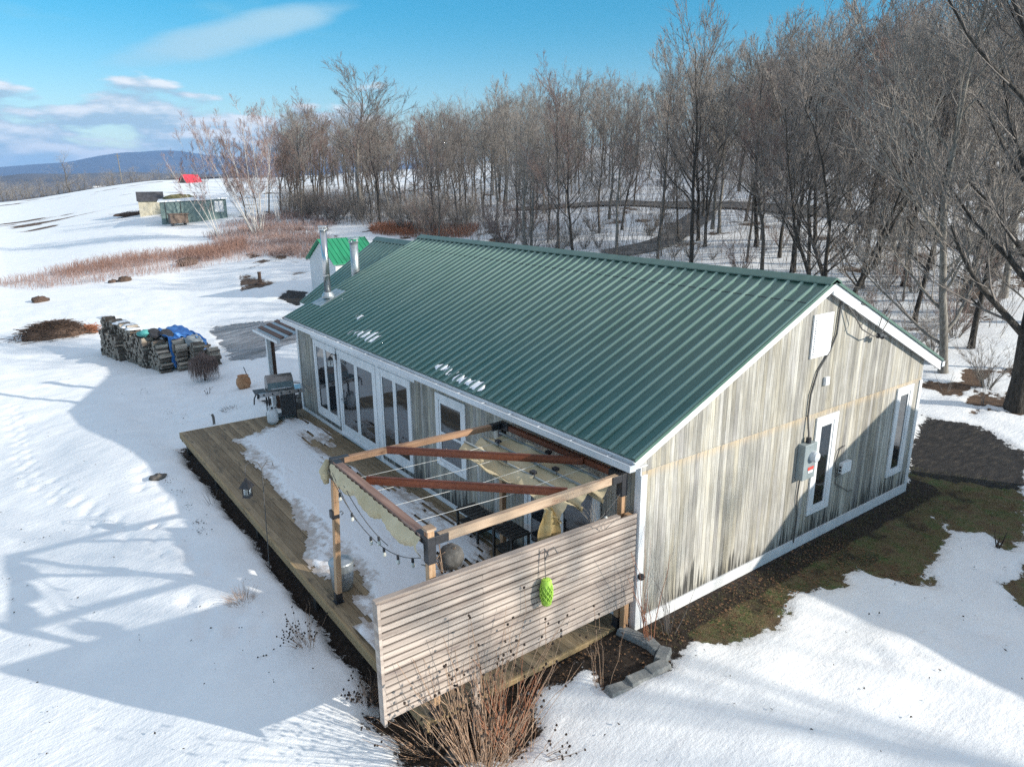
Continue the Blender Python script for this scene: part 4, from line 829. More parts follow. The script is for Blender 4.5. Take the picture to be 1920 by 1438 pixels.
# garden edging stones
ed = [(1178, 1192), (1200, 1202), (1222, 1215), (1243, 1232), (1233, 1258), (1198, 1277), (1160, 1297)]
nm_s = ['grey paver against the white corner board', 'grey paver second from the house corner', 'grey paver just before the bed corner', 'grey paver at the outer corner of the garden bed', 'grey paver in snow next to the bed corner', 'tilted grey paver in the middle of the front row', 'last grey paver of the edging half under snow']
for i, (px, py) in enumerate(ed):
    p = G(px, py); q_ = G(*ed[min(i + 1, len(ed) - 1)]) if i < len(ed) - 1 else p; d = (q_ - p)[:2] if i < len(ed) - 1 else d; a = math.atan2(d[1], d[0])
    b = MB(); L_ = .17 if i < 4 else .19; b.hexa([(-L_, -.1, 0), (L_, -.1, 0), (L_, .1, 0), (-L_, .1, 0), (-L_ + .02, -.085, .11), (L_ - .02, -.085, .11), (L_ - .02, .085, .10), (-L_ + .02, .085, .11)]); o = b.obj('edging_stone', 'stone_block', bevel=.012, loc=(p[0], p[1], p[2] - .02)); o.rotation_euler = (rnd.uniform(-.06, .06), rnd.uniform(-.08, .08), a); tag(o, nm_s[i], 'stone', 'edging stones of the garden bed')
for i, (px, py, s, l) in enumerate(((850, 1420, .11, 'pale rock at the foot of the tall dry stalks'), (680, 1375, .10, 'dark rounded clump in the snow left of the bed'), (297, 898, .2, 'brown rock poking from the snow left of the deck'), (352, 497, .9, 'large brown stump mound beside the red brush'), (235, 527, .55, 'small dark mound below the red brush'), (212, 530, .35, 'smallest dark mound beside another mound'), (75, 566, .6, 'flat tuft of dead grass in the left field'))):
    p = G(px, py); b = MB(); b.blob((0, 0, 0), s, i + 3, 11, 8, .22, (1, .9, .55)); tag(b.obj('rock', 'rock' if i < 3 else 'brush_dark', smooth=True, loc=(p[0], p[1], p[2] + s * .1)), l, 'rock')

# ------------------------------------------------------------------ firewood
logs = []
for v_ in range(6):
    rr = random.Random(v_ + 40); b = MB(); n = 7; L_ = .24; r_ = rr.uniform(.10, .13); cut = rr.randrange(3, 6)
    ring = [(r_ * math.cos(k * 2 * math.pi / n) * (1 + rr.uniform(-.15, .15)), r_ * math.sin(k * 2 * math.pi / n) * (1 + rr.uniform(-.15, .15))) for k in range(cut + 1)] + ([(-.02, -.02)] if cut < 6 else [])
    n = len(ring); V = [(sx * L_, y_ * (1 if sx < 0 else .93), z_) for sx in (-1, 1) for (y_, z_) in ring]; b.cm = 0; b.add(V, [(i, (i + 1) % n, n + (i + 1) % n, n + i) for i in range(n - 2)])
    b.cm = 1; b.add(V, [(i, (i + 1) % n, n + (i + 1) % n, n + i) for i in range(n - 2, n)]); b.cm = 2; b.add(V, [tuple(reversed(range(n))), tuple(range(n, 2 * n))])
    me = bpy.data.meshes.new('firewood_log'); me.from_pydata(b.v, [], b.f); me.polygons.foreach_set('material_index', b.m)
    for q_ in ('log_bark', 'log_split', 'log_end'): me.materials.append(MATS[q_])
    me.update(); logs.append(me)
rows = [(G(233, 678), 1.3, 2.6, ''), (G(284, 692), 1.7, 5.6, ''), (G(314, 700), 1.3, 5.0, ''), (G(347, 697), 1.35, 4.6, ''), (G(378, 694), 1.2, 4.2, ''), (G(406, 688), .9, 3.8, '')]
bd = Vector((-.16, .987, 0)); ad = Vector((.987, .16, 0)); cnt = 0; PS = [[], []]; inds = []; solid = []
for ri, (p0, H_, D__, nm_) in enumerate(rows):
    p0 = Vector(p0); nk = int(D__ / .22)
    for c in range(nk):
        hh = H_ * (1 - .10 * math.sin(c * 1.3 + ri)) * (1 if ri != 1 or c > 3 else .9); nl = int(hh / .175)
        for l in range(nl):
            pos = p0 + bd * (c * .22 + rnd.uniform(-.02, .02) + (l % 2) * .06) + ad * rnd.uniform(-.05, .05) + Vector((0, 0, .05 + l * .175)); vis = (c < 2) or (l >= nl - 1) or (ri == 0 and c < 3)
            (inds if vis and cnt < 292 else solid).append((pos, rnd.randrange(6), rnd.uniform(0, 6.28), rnd.uniform(-.16, .16), ri)); cnt += 1 if vis else 0
for (pos, k, rx_, rzz, ri) in inds:
    o = bpy.data.objects.new('firewood_log', logs[k]); C.objects.link(o); o.location = pos; o.rotation_euler = (rx_, 0, math.atan2(ad.y, ad.x) + rzz)
    tag(o, 'grey split firewood log in the %s row of the woodpile' % nm_ if False else ['grey split log in the short leftmost row of the woodpile', 'grey split log in the tallest row of the woodpile', 'grey split log in the third row from the left of the woodpile', 'grey split log in the row by the blue tarp edge', 'grey split log in the row under the blue tarp', 'grey split log in the low rightmost row of the woodpile'][ri], 'firewood', 'split logs stacked in the woodpile, row %d' % (ri + 1))
V = []; F = []; FM = []; nb = 0
for (pos, k, rx_, rzz, ri) in solid:
    me = logs[k]; Rm = Matrix.Rotation(math.atan2(ad.y, ad.x) + rzz, 3, 'Z') @ Matrix.Rotation(rx_, 3, 'X'); n = len(me.vertices) // 2
    for v_ in me.vertices: V.append(Rm @ v_.co + pos)
    for pl in me.polygons: F.append([nb + i for i in pl.vertices]); FM.append(pl.material_index)
    nb += len(me.vertices)
me = bpy.data.meshes.new('firewood'); me.from_pydata(V, [], F)
for q_ in ('log_bark', 'log_split', 'log_end'): me.materials.append(MATS[q_])
me.polygons.foreach_set('material_index', FM); me.update(); o = bpy.data.objects.new('firewood', me); C.objects.link(o); tag(o, 'inner logs filling the rows of the stacked woodpile', 'firewood', kind='stuff')


b = MB()
for k in range(26):
    ri = rnd.choice((1, 1, 2, 2, 3, 4)); p0_, H_, D__, _n = rows[ri]; q_ = Vector(p0_) + bd * rnd.uniform(1.2, D__) + ad * rnd.uniform(-.18, .18); b.blob((q_.x, q_.y, q_.z + int(H_ / .175) * .175 + .06), 1., k, 9, 5, .3, (rnd.uniform(.12, .3), rnd.uniform(.12, .35), .05))
tag(b.obj('snow', 'snow', smooth=True), 'patches of snow lying on top of the stacked woodpile', 'snow', kind='stuff')
def pile_xy(r_, c, h_): p = Vector(rows[r_][0]) + bd * c; return Vector((p.x, p.y, p.z + h_))


def drape(name, mat, pts_uv, label, cat):
    V = []; nu, nv = 26, 20
    for j in range(nv + 1):
        for i in range(nu + 1):
            u, v_ = i / nu, j / nv; p = pts_uv(u, v_); V.append((p[0], p[1], p[2] + .03 * math.sin(u * 17 + v_ * 5) + .025 * math.sin(v_ * 23 + u * 3)))
    F = [(j * (nu + 1) + i, j * (nu + 1) + i + 1, (j + 1) * (nu + 1) + i + 1, (j + 1) * (nu + 1) + i) for j in range(nv) for i in range(nu)]
    o = mesh_np(name, V, F, mat, smooth=True); sol = o.modifiers.new('thick', 'SOLIDIFY'); sol.thickness = .012; return tag(o, label, cat)


tp0 = Vector(rows[3][0])
def tarp_fn(x0, x1, y0, y1, top, drop, back=0):
    def f(u, v_):
        x_ = x0 + (x1 - x0) * u; yy = y0 + (y1 - y0) * v_; e = max(0, .25 - v_) / .25; z = top - e * drop * (1 + .25 * math.sin(u * 6)); q_ = tp0 + ad * x_ + bd * (yy if v_ > .25 else y0 + (y1 - y0) * .25 - .10 * e); return (q_.x, q_.y, tp0.z + z + .10 * math.sin(u * 5 + v_ * 4))
    return f
drape('tarp', 'tarp', tarp_fn(-.35, .22, -.32, 2.8, 1.42, 1.1), 'rumpled bright blue tarp flap over the middle rows of the woodpile', 'tarp'); drape('tarp', 'tarp', tarp_fn(.85, 1.25, -.30, 2.6, 1.22, .75), 'narrow blue tarp strip hanging over the right end of the woodpile', 'tarp')
drape('tarp', 'tarp', tarp_fn(.1, 1.1, .9, 3.2, 1.38, .2), 'blue tarp sheet spread over the top of the woodpile', 'tarp')
drape('tarp', 'grey_plastic', tarp_fn(.2, .95, -.2, .9, 1.28, .25), 'grey worn sheet between the two blue tarp flaps', 'tarp')
q_ = tp0 + ad * -.9 + bd * 1.6; b = MB(); b.blob((0, 0, 0), .24, 5, 9, 6, .3, (1.1, .8, .6)); tag(b.obj('bundle', 'teal_cloth', smooth=True, loc=(q_.x, q_.y, tp0.z + 1.6)), 'small teal bundle on top of the woodpile', 'bundle')
for k, (a_, c_) in enumerate(((-.5, 1.5), (-.1, 1.2))): q_ = tp0 + ad * a_ + bd * c_; b = MB(); b.lathe([(.10, -.07), (.24, -.08), (.29, 0), (.24, .08), (.10, .07)], (0, 0, 0), 14); o = b.obj('old_tire', 'black_metal', loc=(q_.x, q_.y, tp0.z + 1.55 - k * .05)); o.rotation_euler = (.7, .4, 0); tag(o, ['black tire beside the teal bundle on the woodpile', 'black tire resting on the blue tarp'][k], 'tire')

# ------------------------------------------------------------------ stalks, brush, plants


def stalks(n, reach, h, spread, r_=.006, seed=0, heads=0, bend=.3, lean=(0, 0), n_seg=4):
    rr = random.Random(seed); P0, P1, R0, R1, hd = [], [], [], [], []
    for i in range(n):
        t = rr.uniform(0, 6.28); q = rr.random() ** .6; p = np.array([reach * q * math.cos(t), reach * q * math.sin(t), -.05]); hh = h * rr.uniform(.55, 1); d = np.array([math.cos(t) * spread * q + lean[0], math.sin(t) * spread * q + lean[1], 1.]); d /= np.linalg.norm(d); r0 = r_ * rr.uniform(.7, 1.3)
        for k in range(n_seg):
            e = p + d * hh / n_seg; P0.append(p); P1.append(e); R0.append(r0 * (1 - .7 * k / n_seg)); R1.append(r0 * (1 - .7 * (k + 1) / n_seg)); p = e; d = d + np.array([rr.uniform(-bend, bend), rr.uniform(-bend, bend), -.04]) * .5; d /= np.linalg.norm(d)
            if k >= 1 and rr.random() < .35 and heads:
                s = d + np.array([rr.uniform(-.7, .7), rr.uniform(-.7, .7), .2]); s /= np.linalg.norm(s); e2 = p + s * hh * .18; P0.append(p); P1.append(e2); R0.append(r0 * .5); R1.append(r0 * .3); hd.append(e2)
        if rr.random() < heads: hd.append(p)
    return P0, P1, R0, R1, hd


def plant(name, label, loc, n, reach, h, spread, mat, seed, heads=0, group=None, r_=.006, bend=.3, lean=(0, 0), hr=.016, cat='plant'):
    t = thing(name, label, cat, tuple(loc), 0, group); a = stalks(n, reach, h, spread, r_, seed, heads, bend, lean); V, F = segs_mesh(*a[:4], n=4); fm = [0] * len(F)
    V = [tuple(v_) for v_ in V]; F = [tuple(f_) for f_ in F]
    for i, p in enumerate(a[4]):
        b = MB(); b.blob(p, hr, i, 5, 4, .3); nb = len(V); V += b.v; F += [tuple(nb + q for q in f_) for f_ in b.f]; fm += [1] * len(b.f)
    mesh_np('stems', V, F, [mat, 'seed_head'], t, fm=fm)
    return t


plant('dry_perennial', 'tall clump of dry reddish stalks with dark seed heads before the slatted screen', G(905, 1428), 130, .34, 2.0, .58, 'dry_stalk', 5, .55, r_=.0065, hr=.018)
plant('dry_perennial', 'thick sheaf of bare rust coloured stems right of the tall stalks', G(950, 1400), 36, .16, 1.25, .5, 'dry_stalk_red', 6, .1, r_=.008)
plant('dry_perennial', 'low arching dry stalks bending over the snow right of the bed', G(1000, 1425), 12, .1, .75, 1.5, 'dry_stalk', 7, 1., r_=.006, lean=(.7, -.1))
plant('dry_perennial', 'pale dry stalks leaning left under the screen corner', G(800, 1400), 36, .22, .8, .9, 'dry_stalk', 8, .2, r_=.005, lean=(-.4, 0))
plant('dry_perennial', 'dry stalks with small dark heads against the right part of the screen', G(1130, 1290), 9, .15, 1.3, .3, 'dry_stalk', 9, .9, r_=.005)
plant('seed_plant', 'upright dead plant with black seed heads in the snow left of the deck', G(577, 1212), 42, .10, .62, .75, 'dry_stalk', 10, .9, r_=.004, lean=(-.15, .1), hr=.014)
plant('grass_tuft', 'bushy tuft of tan dead grass in the snow beside the deck edge', G(455, 1128), 130, .12, .36, 1.1, 'dry_stalk', 11, 0, r_=.003, lean=(-.3, 0))
plant('grass_tuft', 'grey dead tuft next to the left end of the screen', G(690, 1312), 110, .14, .36, .9, 'dry_stalk', 12, .1, r_=.003)
plant('fallen_stem', 'fallen dead stem with seed heads lying on the snow', G(560, 1222), 1, .03, .6, .3, 'dry_stalk', 13, 1., r_=.004, lean=(-3.5, 1.2), hr=.013)
plant('twig_shrub', 'three thin bare twigs in the snow near the lantern', G(398, 950), 6, .05, .5, .7, 'twig', 14, 0, r_=.005)
plant('dry_grass_mound', 'flattened grey mound of dead grass between the pot and the deck', G(440, 768), 160, .35, .22, 1.4, 'twig', 15, 0, r_=.005)
plant('stake_plant', 'tiny dark plant marker in the snow left of the grill', G(390, 742), 5, .05, .35, .5, 'seed_head', 16, .5, r_=.01)
plant('climbing_sapling', 'thin bare red brown sapling at the white corner board', G(1222, 1205), 9, .08, 1.9, .22, 'dry_stalk_red', 17, 0, r_=.008, bend=.5)
plant('climbing_sapling', 'fine grey sapling in front of the gable siding near the corner', (.35, -.35, 0), 12, .1, 1.6, .4, 'twig', 18, 0, r_=.005, bend=.6)
plant('climbing_sapling', 'wispy pale vine over the right end of the screen rail', (-.75, .1, 1.97), 16, .12, .55, .9, 'twig_pale', 19, .0, r_=.004, bend=.8)
plant('plant_stake', 'small dark garden stake in the snow patch at the right', (7.14, -2.3, .05), 4, .03, .4, .5, 'seed_head', 20, 0, r_=.014)
plant('twig_shrub', 'sprig of bare twigs in the snow strip before the big tree', G(1845, 760), 5, .12, 1.0, .3, 'twig', 21, 0, r_=.008); plant('twig_shrub', 'second sprig of bare twigs in the snow strip, further left', G(1775, 735), 5, .12, .8, .5, 'twig', 22, 0, r_=.008)
# weeping shrub
p = G(385, 716); ws = thing('weeping_shrub', 'small weeping shrub with red hanging twigs before the woodpile', 'shrub', tuple(p)); b = MB(); b.tube([(0, 0, -.05), (.02, 0, .5), (0, .02, .95)], [.045, .035, .03], 7); b.obj('trunk', 'bark', ws)
a = [[], [], [], []]; rr = random.Random(3)
for i in range(520):
    t = rr.uniform(0, 6.28); q = rr.uniform(.2, 1); top = np.array([.18 * q * math.cos(t), .18 * q * math.sin(t), .95 + .3 * (1 - q) + rr.uniform(-.05, .1)]); mid = np.array([.55 * q * math.cos(t), .55 * q * math.sin(t), .95 + .12 * rr.random() - .1 * q]); end = np.array([.62 * q * math.cos(t + .1), .62 * q * math.sin(t + .1), rr.uniform(.05, .5)])
    for (u, v_, r0, r1) in ((top, mid, .009, .007), (mid, end, .007, .003)): a[0].append(u); a[1].append(v_); a[2].append(r0); a[3].append(r1)
V, F = segs_mesh(*a, n=3); mesh_np('twigs', V, F, 'twig_red', ws)


def heap(name, label, loc, w_, d_, h_, n, seed, mats=('brush_dark', 'dry_stalk_red')):
    t = thing(name, label, 'brush pile', tuple(loc)); rr = random.Random(seed); b = MB(); b.blob((0, 0, -.05), 1., seed, 14, 8, .16, (w_ * .8, d_ * .8, h_ * .75)); b.obj('core', mats[0], t, smooth=True); a = [[], [], [], []]
    for i in range(n):
        u, v_ = rr.gauss(0, .42), rr.gauss(0, .42); r2 = min(1, u * u + v_ * v_); p = np.array([u * w_, v_ * d_, h_ * (1 - r2) * .85 + rr.uniform(-.05, .08)]); an = rr.uniform(0, 6.28); d = np.array([math.cos(an), math.sin(an), rr.uniform(-.25, .35)]) * rr.uniform(.15, .6); a[0].append(p - d); a[1].append(p + d); r0 = rr.uniform(.006, .02); a[2].append(r0); a[3].append(r0 * .4)
    V, F = segs_mesh(*a, n=4); mesh_np('sticks', V, F, mats[1], t); return t


heap('brush_pile', 'wide low pile of dark cut brush in the snow at far left', G(105, 632), 2.1, 1.2, .95, 900, 2, ('brush_dark', 'brush_dark')); heap('brush_pile', 'small heap of reddish sticks at the right end of the dark brush pile', G(172, 625), .45, .4, .5, 120, 3, ('brush_dark', 'dry_stalk_red'))
heap('scrap_heap', 'heap of dark scrap wood on the snow before the green shed', G(262, 402), 4., 1.2, .5, 110, 4, ('brush_dark', 'twig'))
heap('stone_heap', 'dark heap of stones and boards below the small porch', (.9, 15.6, -.75), .75, .9, 1.35, 60, 6, ('rock', 'porch_wood_y'))
# red brush band in the field, dead grass before the birches
def scatter(name, label, regions, mat, seed, cat):
    rr = np.random.RandomState(seed); P0, P1, R0, R1 = [], [], [], []
    for (pl, n, h, r_, sp) in regions:
        pl = np.array(pl); lo, hi = pl.min(0), pl.max(0); pts = []
        while len(pts) < n:
            q = rr.uniform(lo, hi, (n * 2, 2)); s = sdist(q[:, 0], q[:, 1], pl); dn = fbm(q[:, 0] / 3., q[:, 1] / 3., seed, 3); q = q[(s > 0) & (dn > rr.uniform(-.35, .15, len(q)))]; pts += list(q)
        pts = np.array(pts[:n]); z = hgt(pts[:, 0], pts[:, 1]); p = np.column_stack([pts, z - .05]); hh = h * rr.uniform(.3, 1.1, n); d = np.column_stack([rr.normal(0, sp, n), rr.normal(0, sp, n), np.ones(n)]); e = p + d * hh[:, None] * .6; P0.append(p); P1.append(e); R0.append(np.full(n, r_)); R1.append(np.full(n, r_ * .7))
        for k in range(2): e2 = e + (d + np.column_stack([rr.normal(0, .3, n), rr.normal(0, .3, n), rr.normal(0, .1, n)])) * hh[:, None] * .4; P0.append(e); P1.append(e2); R0.append(np.full(n, r_ * .7)); R1.append(np.full(n, r_ * .3))
    V, F = segs_mesh(np.concatenate(P0), np.concatenate(P1), np.concatenate(R0), np.concatenate(R1)); o = mesh_np(name, V, F, mat); return tag(o, label, cat, kind='stuff')


scatter('red_brush', 'band of red stemmed brush crossing the snowy field', [(poly([(90, 516), (200, 490), (330, 475), (430, 466), (430, 482), (330, 494), (200, 512), (130, 524)]), 2600, .95, .010, .26), (poly([(330, 480), (460, 455), (470, 478), (380, 492)]), 1500, 1.0, .012, .22)], 'brush_red', 3, 'brush')
scatter('dead_weeds', 'pale dead weeds scattered along the red brush and below the birches', [(poly([(-20, 535), (100, 510), (300, 478), (560, 450), (560, 480), (400, 500), (200, 530), (60, 545)]), 3200, .8, .011, .25), (poly([(380, 445), (560, 425), (620, 450), (585, 490), (470, 480)]), 5000, .75, .012, .3), (poly([(400, 430), (540, 395), (640, 420), (600, 440), (480, 440)]), 2600, .8, .014, .3)], 'twig_pink', 5, 'weeds')
scatter('orange_grass', 'rust coloured dead grass at the edge of the wood behind the roof', [(poly([(690, 432), (740, 424), (900, 430), (880, 446), (700, 440)]), 3800, .8, .012, .3)], 'dry_stalk_red', 6, 'grass')

P_ = lambda L: [tuple(at_r(a, b_)[:2]) for a, b_ in L]
scatter('undergrowth', 'tangle of thin saplings and brush between the trunks of the wood', [(P_([(520, 92), (700, 74), (900, 54), (900, 82), (700, 100), (520, 120)]), 3400, 3.0, .012, .25), (P_([(900, 54), (1100, 46), (1300, 42), (1300, 68), (1100, 80), (900, 84)]), 1500, 2.8, .011, .25), (P_([(1300, 44), (1600, 38), (1950, 32), (1980, 70), (1600, 85), (1300, 92)]), 2600, 2.8, .011, .3), (P_([(950, 84), (1300, 76), (1950, 60), (2000, 120), (1300, 150), (950, 150)]), 4500, 5., .016, .2)], 'twig', 12, 'undergrowth')
# grass blades and leaves on the thawed lawn
rs = np.random.RandomState(4); q = rs.uniform((0.1, -4.5), (13, 3.5), (90000, 2)); q = q[sdist(q[:, 0], q[:, 1], GRASS) > .05]; q = q[~((q[:, 1] > -.03) & (q[:, 0] < 8.5))]; q = q[q[:, 0] + .45 * q[:, 1] < 10.2]; q = q[fbm(q[:, 0] * 1.5, q[:, 1] * 1.5, 77, 3) > rs.uniform(-.3, .12, len(q))]; n = len(q)
z = hgt(q[:, 0], q[:, 1]); h = rs.uniform(.015, .06, n); an = rs.uniform(0, 6.28, n); lx, ly = rs.normal(0, .03, n), rs.normal(0, .03, n); w_ = .004
V = np.stack([np.column_stack([q[:, 0] - w_ * np.cos(an), q[:, 1] - w_ * np.sin(an), z]), np.column_stack([q[:, 0] + w_ * np.cos(an), q[:, 1] + w_ * np.sin(an), z]), np.column_stack([q[:, 0] + lx, q[:, 1] + ly, z + h])], 1).reshape(-1, 3)
tag(mesh_np('grass', V, np.arange(n * 3).reshape(-1, 3), 'blade'), 'short brown and green grass on the thawed strip beside the gable wall', 'grass', kind='stuff')
n = 3800; q = np.concatenate([rs.uniform((0.1, -2.4), (5.2, -.03), (2400, 2)), rs.uniform((-4.2, -2), (0, .2), (1400, 2))]); keep_ = (sdist(q[:, 0], q[:, 1], GRASS) > .0) | (sdist(q[:, 0], q[:, 1], BED) > -.1); q = q[keep_]; n = len(q); z = hgt(q[:, 0], q[:, 1]) + .012; s = rs.uniform(.01, .03, n); an = rs.uniform(0, 6.28, n); V = []
for k in range(4): t = an + k * 1.57; V.append(np.column_stack([q[:, 0] + s * np.cos(t) * (1 if k % 2 else .6), q[:, 1] + s * np.sin(t) * (1 if k % 2 else .6), z + rs.uniform(0, .02, n)]))
tag(mesh_np('leaf_litter', np.stack(V, 1).reshape(-1, 3), np.arange(n * 4).reshape(-1, 4), 'leaf_litter'), 'dead brown leaves on the bare soil around the house corner', 'leaves', kind='stuff')
n = 688; q = np.concatenate([np.array([G(rnd.uniform(150, 450), rnd.uniform(545, 580))[:2] for _ in range(140)] + [G(c_[0] + rnd.gauss(0, 7), c_[1] + rnd.gauss(0, 5))[:2] for c_ in ((335, 930), (352, 958), (372, 985), (318, 905), (378, 1003), (265, 735), (312, 778), (345, 790)) for _ in range(16)]), rs.uniform((-9, 2), (-4, 16), (170, 2)), rs.uniform((-2, -5), (7, -1), (90, 2)), rs.uniform((-8, 16), (2, 42), (160, 2))]); z = hgt(q[:, 0], q[:, 1]) + .085; s = rs.uniform(.008, .03, n); an = rs.uniform(0, 6.28, n); V = []  # first strip: dark flecks painted as the shade in snow hollows; rest is debris
for k in range(4): t = an + k * 1.57; V.append(np.column_stack([q[:, 0] + s * np.cos(t) * (1 if k % 2 else .5), q[:, 1] + s * np.sin(t) * (1 if k % 2 else .5), z + rs.uniform(0, .02, n)]))
tag(mesh_np('debris_and_hollow_shade', np.stack(V, 1).reshape(-1, 3), np.arange(n * 4).reshape(-1, 4), 'seed_head'), 'specks of bark and leaf on the snow, and dark flecks standing in for shade in its hollows', 'debris', kind='stuff')

# ------------------------------------------------------------------ trees


def tree_segs(seed, H, r0=.16, base=.28, nl=17, spread=.5, twig=.011, dens=1., lean=(0, 0), top_narrow=1., wig=.10):
    rr = random.Random(seed); T = [[], [], [], []]; W = [[], [], [], []]
    def seg(S, a, b_, ra, rb): S[0].append(a); S[1].append(b_); S[2].append(ra); S[3].append(rb)
    def rv(s): return np.array([rr.gauss(0, s), rr.gauss(0, s), rr.gauss(0, s)])
    def unit(v): return v / (np.linalg.norm(v) + 1e-9)
    UP = np.array([0, 0, 1.])
    def twigs(p, d, L):
        n = max(1, int(2 * dens + rr.random()))
        for _ in range(n):
            dd_ = unit(d + rv(.33) + UP * .05); l = L * rr.uniform(.5, 1.3); m_ = p + dd_ * l * .5; seg(W, p, m_, twig, twig * .75); e = m_ + unit(dd_ + rv(.14) + UP * .1) * l * .5; seg(W, m_, e, twig * .75, twig * .35)
    def branch(p, d, L, r_, lev):
        n = 6 if lev == 1 else 3
        for i in range(n):
            d = unit(d + rv(.09) + UP * (.10 if lev == 1 else .05)); e = p + d * L / n; ra = r_ * (1 - .75 * i / n); rb = r_ * (1 - .75 * (i + 1) / n); seg(T if lev == 1 else W, p, e, ra, max(rb, twig)); p = e
            if lev < 3:
                for _ in range(2 if (i and rr.random() < (.7 if lev == 1 else .4) * dens) else 1): branch(p, unit(d + rv(.34) + UP * .12), L * (.9 - .5 * i / n) * rr.uniform(.45, .7), max(rb * .5, twig * 1.1), lev + 1)
            elif rr.random() < .5: twigs(p, d, L * .8)
        if lev >= 2: twigs(p, d, L * .55)
    p = np.array([0., 0., -.3]); d = unit(np.array([lean[0], lean[1], 1.])); n = 12; pts = []; HT = H * .8
    for i in range(n):
        e = p + d * HT / n; ra, rb = r0 * (1 - .86 * i / n), r0 * (1 - .86 * (i + 1) / n); seg(T, p, e, ra * (1.35 if i == 0 else 1), rb); pts.append((p, d, ra)); p = e; d = unit(d + rv(wig) + np.array([lean[0] * .12, lean[1] * .12, .12])); 
    twigs(p, d, H * .06)
    for k in range(nl):
        t = base + (1 - base) * (k + rr.random()) / nl; i = min(n - 1, int(t * n)); pp, pd, pr = pts[i]; pp = pp + pd * (t * n - i) * HT / n; a = rr.uniform(0, 6.28); f = max((1.05 - t) ** .4, .62) * (1 if t > .35 else .65); up = .5 + 1.0 * t
        branch(pp, unit(np.array([math.cos(a), math.sin(a), up])), H * spread * max(.16, f) * rr.uniform(.6, 1.1) * .6, max(pr * .45, twig * 1.5), 1)
    return T, W


VAR = []
specs = [dict(H=15, r0=.15, base=.30, nl=19, spread=.58), dict(H=16, r0=.16, base=.36, nl=17, spread=.54), dict(H=14, r0=.115, base=.24, nl=20, spread=.5), dict(H=17, r0=.18, base=.36, nl=17, spread=.60), dict(H=13, r0=.115, base=.20, nl=18, spread=.6), dict(H=15, r0=.13, base=.38, nl=16, spread=.48), dict(H=16, r0=.15, base=.30, nl=18, spread=.5), dict(H=12, r0=.07, base=.2, nl=15, spread=.40)]
for i, s in enumerate(specs):
    T, W_ = tree_segs(100 + i, dens=.74, twig=.0088, wig=.065, **s); VT, FT = segs_mesh(*T, n=5); VW, FW = segs_mesh(*W_, n=3)
    mt_ = mesh_np('trunk', VT, FT, ['bark_shaded', 'bark_grey', 'bark', 'bark_grey', 'bark_shaded', 'bark', 'bark', 'bark_grey'][i], smooth=True); mw = mesh_np('crown', VW, FW, ['twig', 'twig_pale', 'twig', 'twig', 'twig_pale', 'twig_pale', 'twig_red', 'twig'][i])
    VAR.append((mt_.data, mw.data, s['H'], (VT, FT, VW, FW))); bpy.data.objects.remove(mt_); bpy.data.objects.remove(mw)


def put_tree(k, p, H, label, group, rz_=None, sx=1., name='bare_tree'):
    t = thing(name, label, 'tree', tuple(p), rnd.uniform(0, 6.28) if rz_ is None else rz_, group); s = H / VAR[k][2]; t.scale = (s * sx, s * sx, s)
    for me, nm_ in ((VAR[k][0], 'trunk'), (VAR[k][1], 'crown')): o = bpy.data.objects.new(nm_, me); C.objects.link(o); o.parent = t
    return t


PXS = [500, 540, 600, 640, 690, 740, 800, 850, 900, 950, 1000, 1050, 1100, 1150, 1250, 1300, 1400, 1500, 1920, 2100]
TOP = [200, 165, 135, 95, 115, 165, 155, 150, 130, 70, 110, 120, 90, 85, 80, 55, 20, -30, -150, -170]
FRT = [100, 96, 88, 84, 80, 74, 68, 64, 58, 52, 50, 48, 47, 45, 42, 41, 38, 35, 29, 27]
labs = ['dark trunked bare tree in the wood', 'pale barked bare tree in the wood', 'dark slender bare tree in the wood', 'tall pale trunked bare tree in the wood', 'dark bushy bare tree in the wood', 'pale narrow bare tree in the wood', 'dark trunked bare tree with reddish twigs in the wood', 'short pale young tree in the wood']
pos_used = []
def front_tree(px, r, k, Hs, label, sx=1.):
    p = at_r(px, r); top = np.interp(px, PXS, TOP) if Hs is None else None; H = .84 * (6.6 + (338 - top) / 1384. * r - p[2]) if Hs is None else Hs * .92; pos_used.append(p[:2]); return put_tree(k, p, H, label, 'single bare trees at the edge of the wood', None, sx)
front_tree(672, 84, 3, 19.0, 'wide spreading bare tree rising above its neighbours left of centre', 1.7); front_tree(985, 50, 1, None, 'tall pale tree reaching up to the sky left of centre behind the ridge'); front_tree(1050, 46, 6, 13.5, 'twin leaning trunk tree behind the middle of the ridge', 1.0)
front_tree(1305, 41, 0, 16.5, 'dark straight tree right behind the near ridge end', .9); front_tree(1160, 47, 3, None, 'tall tree left of the driveway fork'); front_tree(560, 88, 5, None, 'narrow pale tree next to the birches')
front_tree(820, 62, 2, None, 'rounded bare tree over the orange grass'); front_tree(1240, 44, 5, 15, 'grey slim tree in front of the road bend')
tries = 0; nt = 0
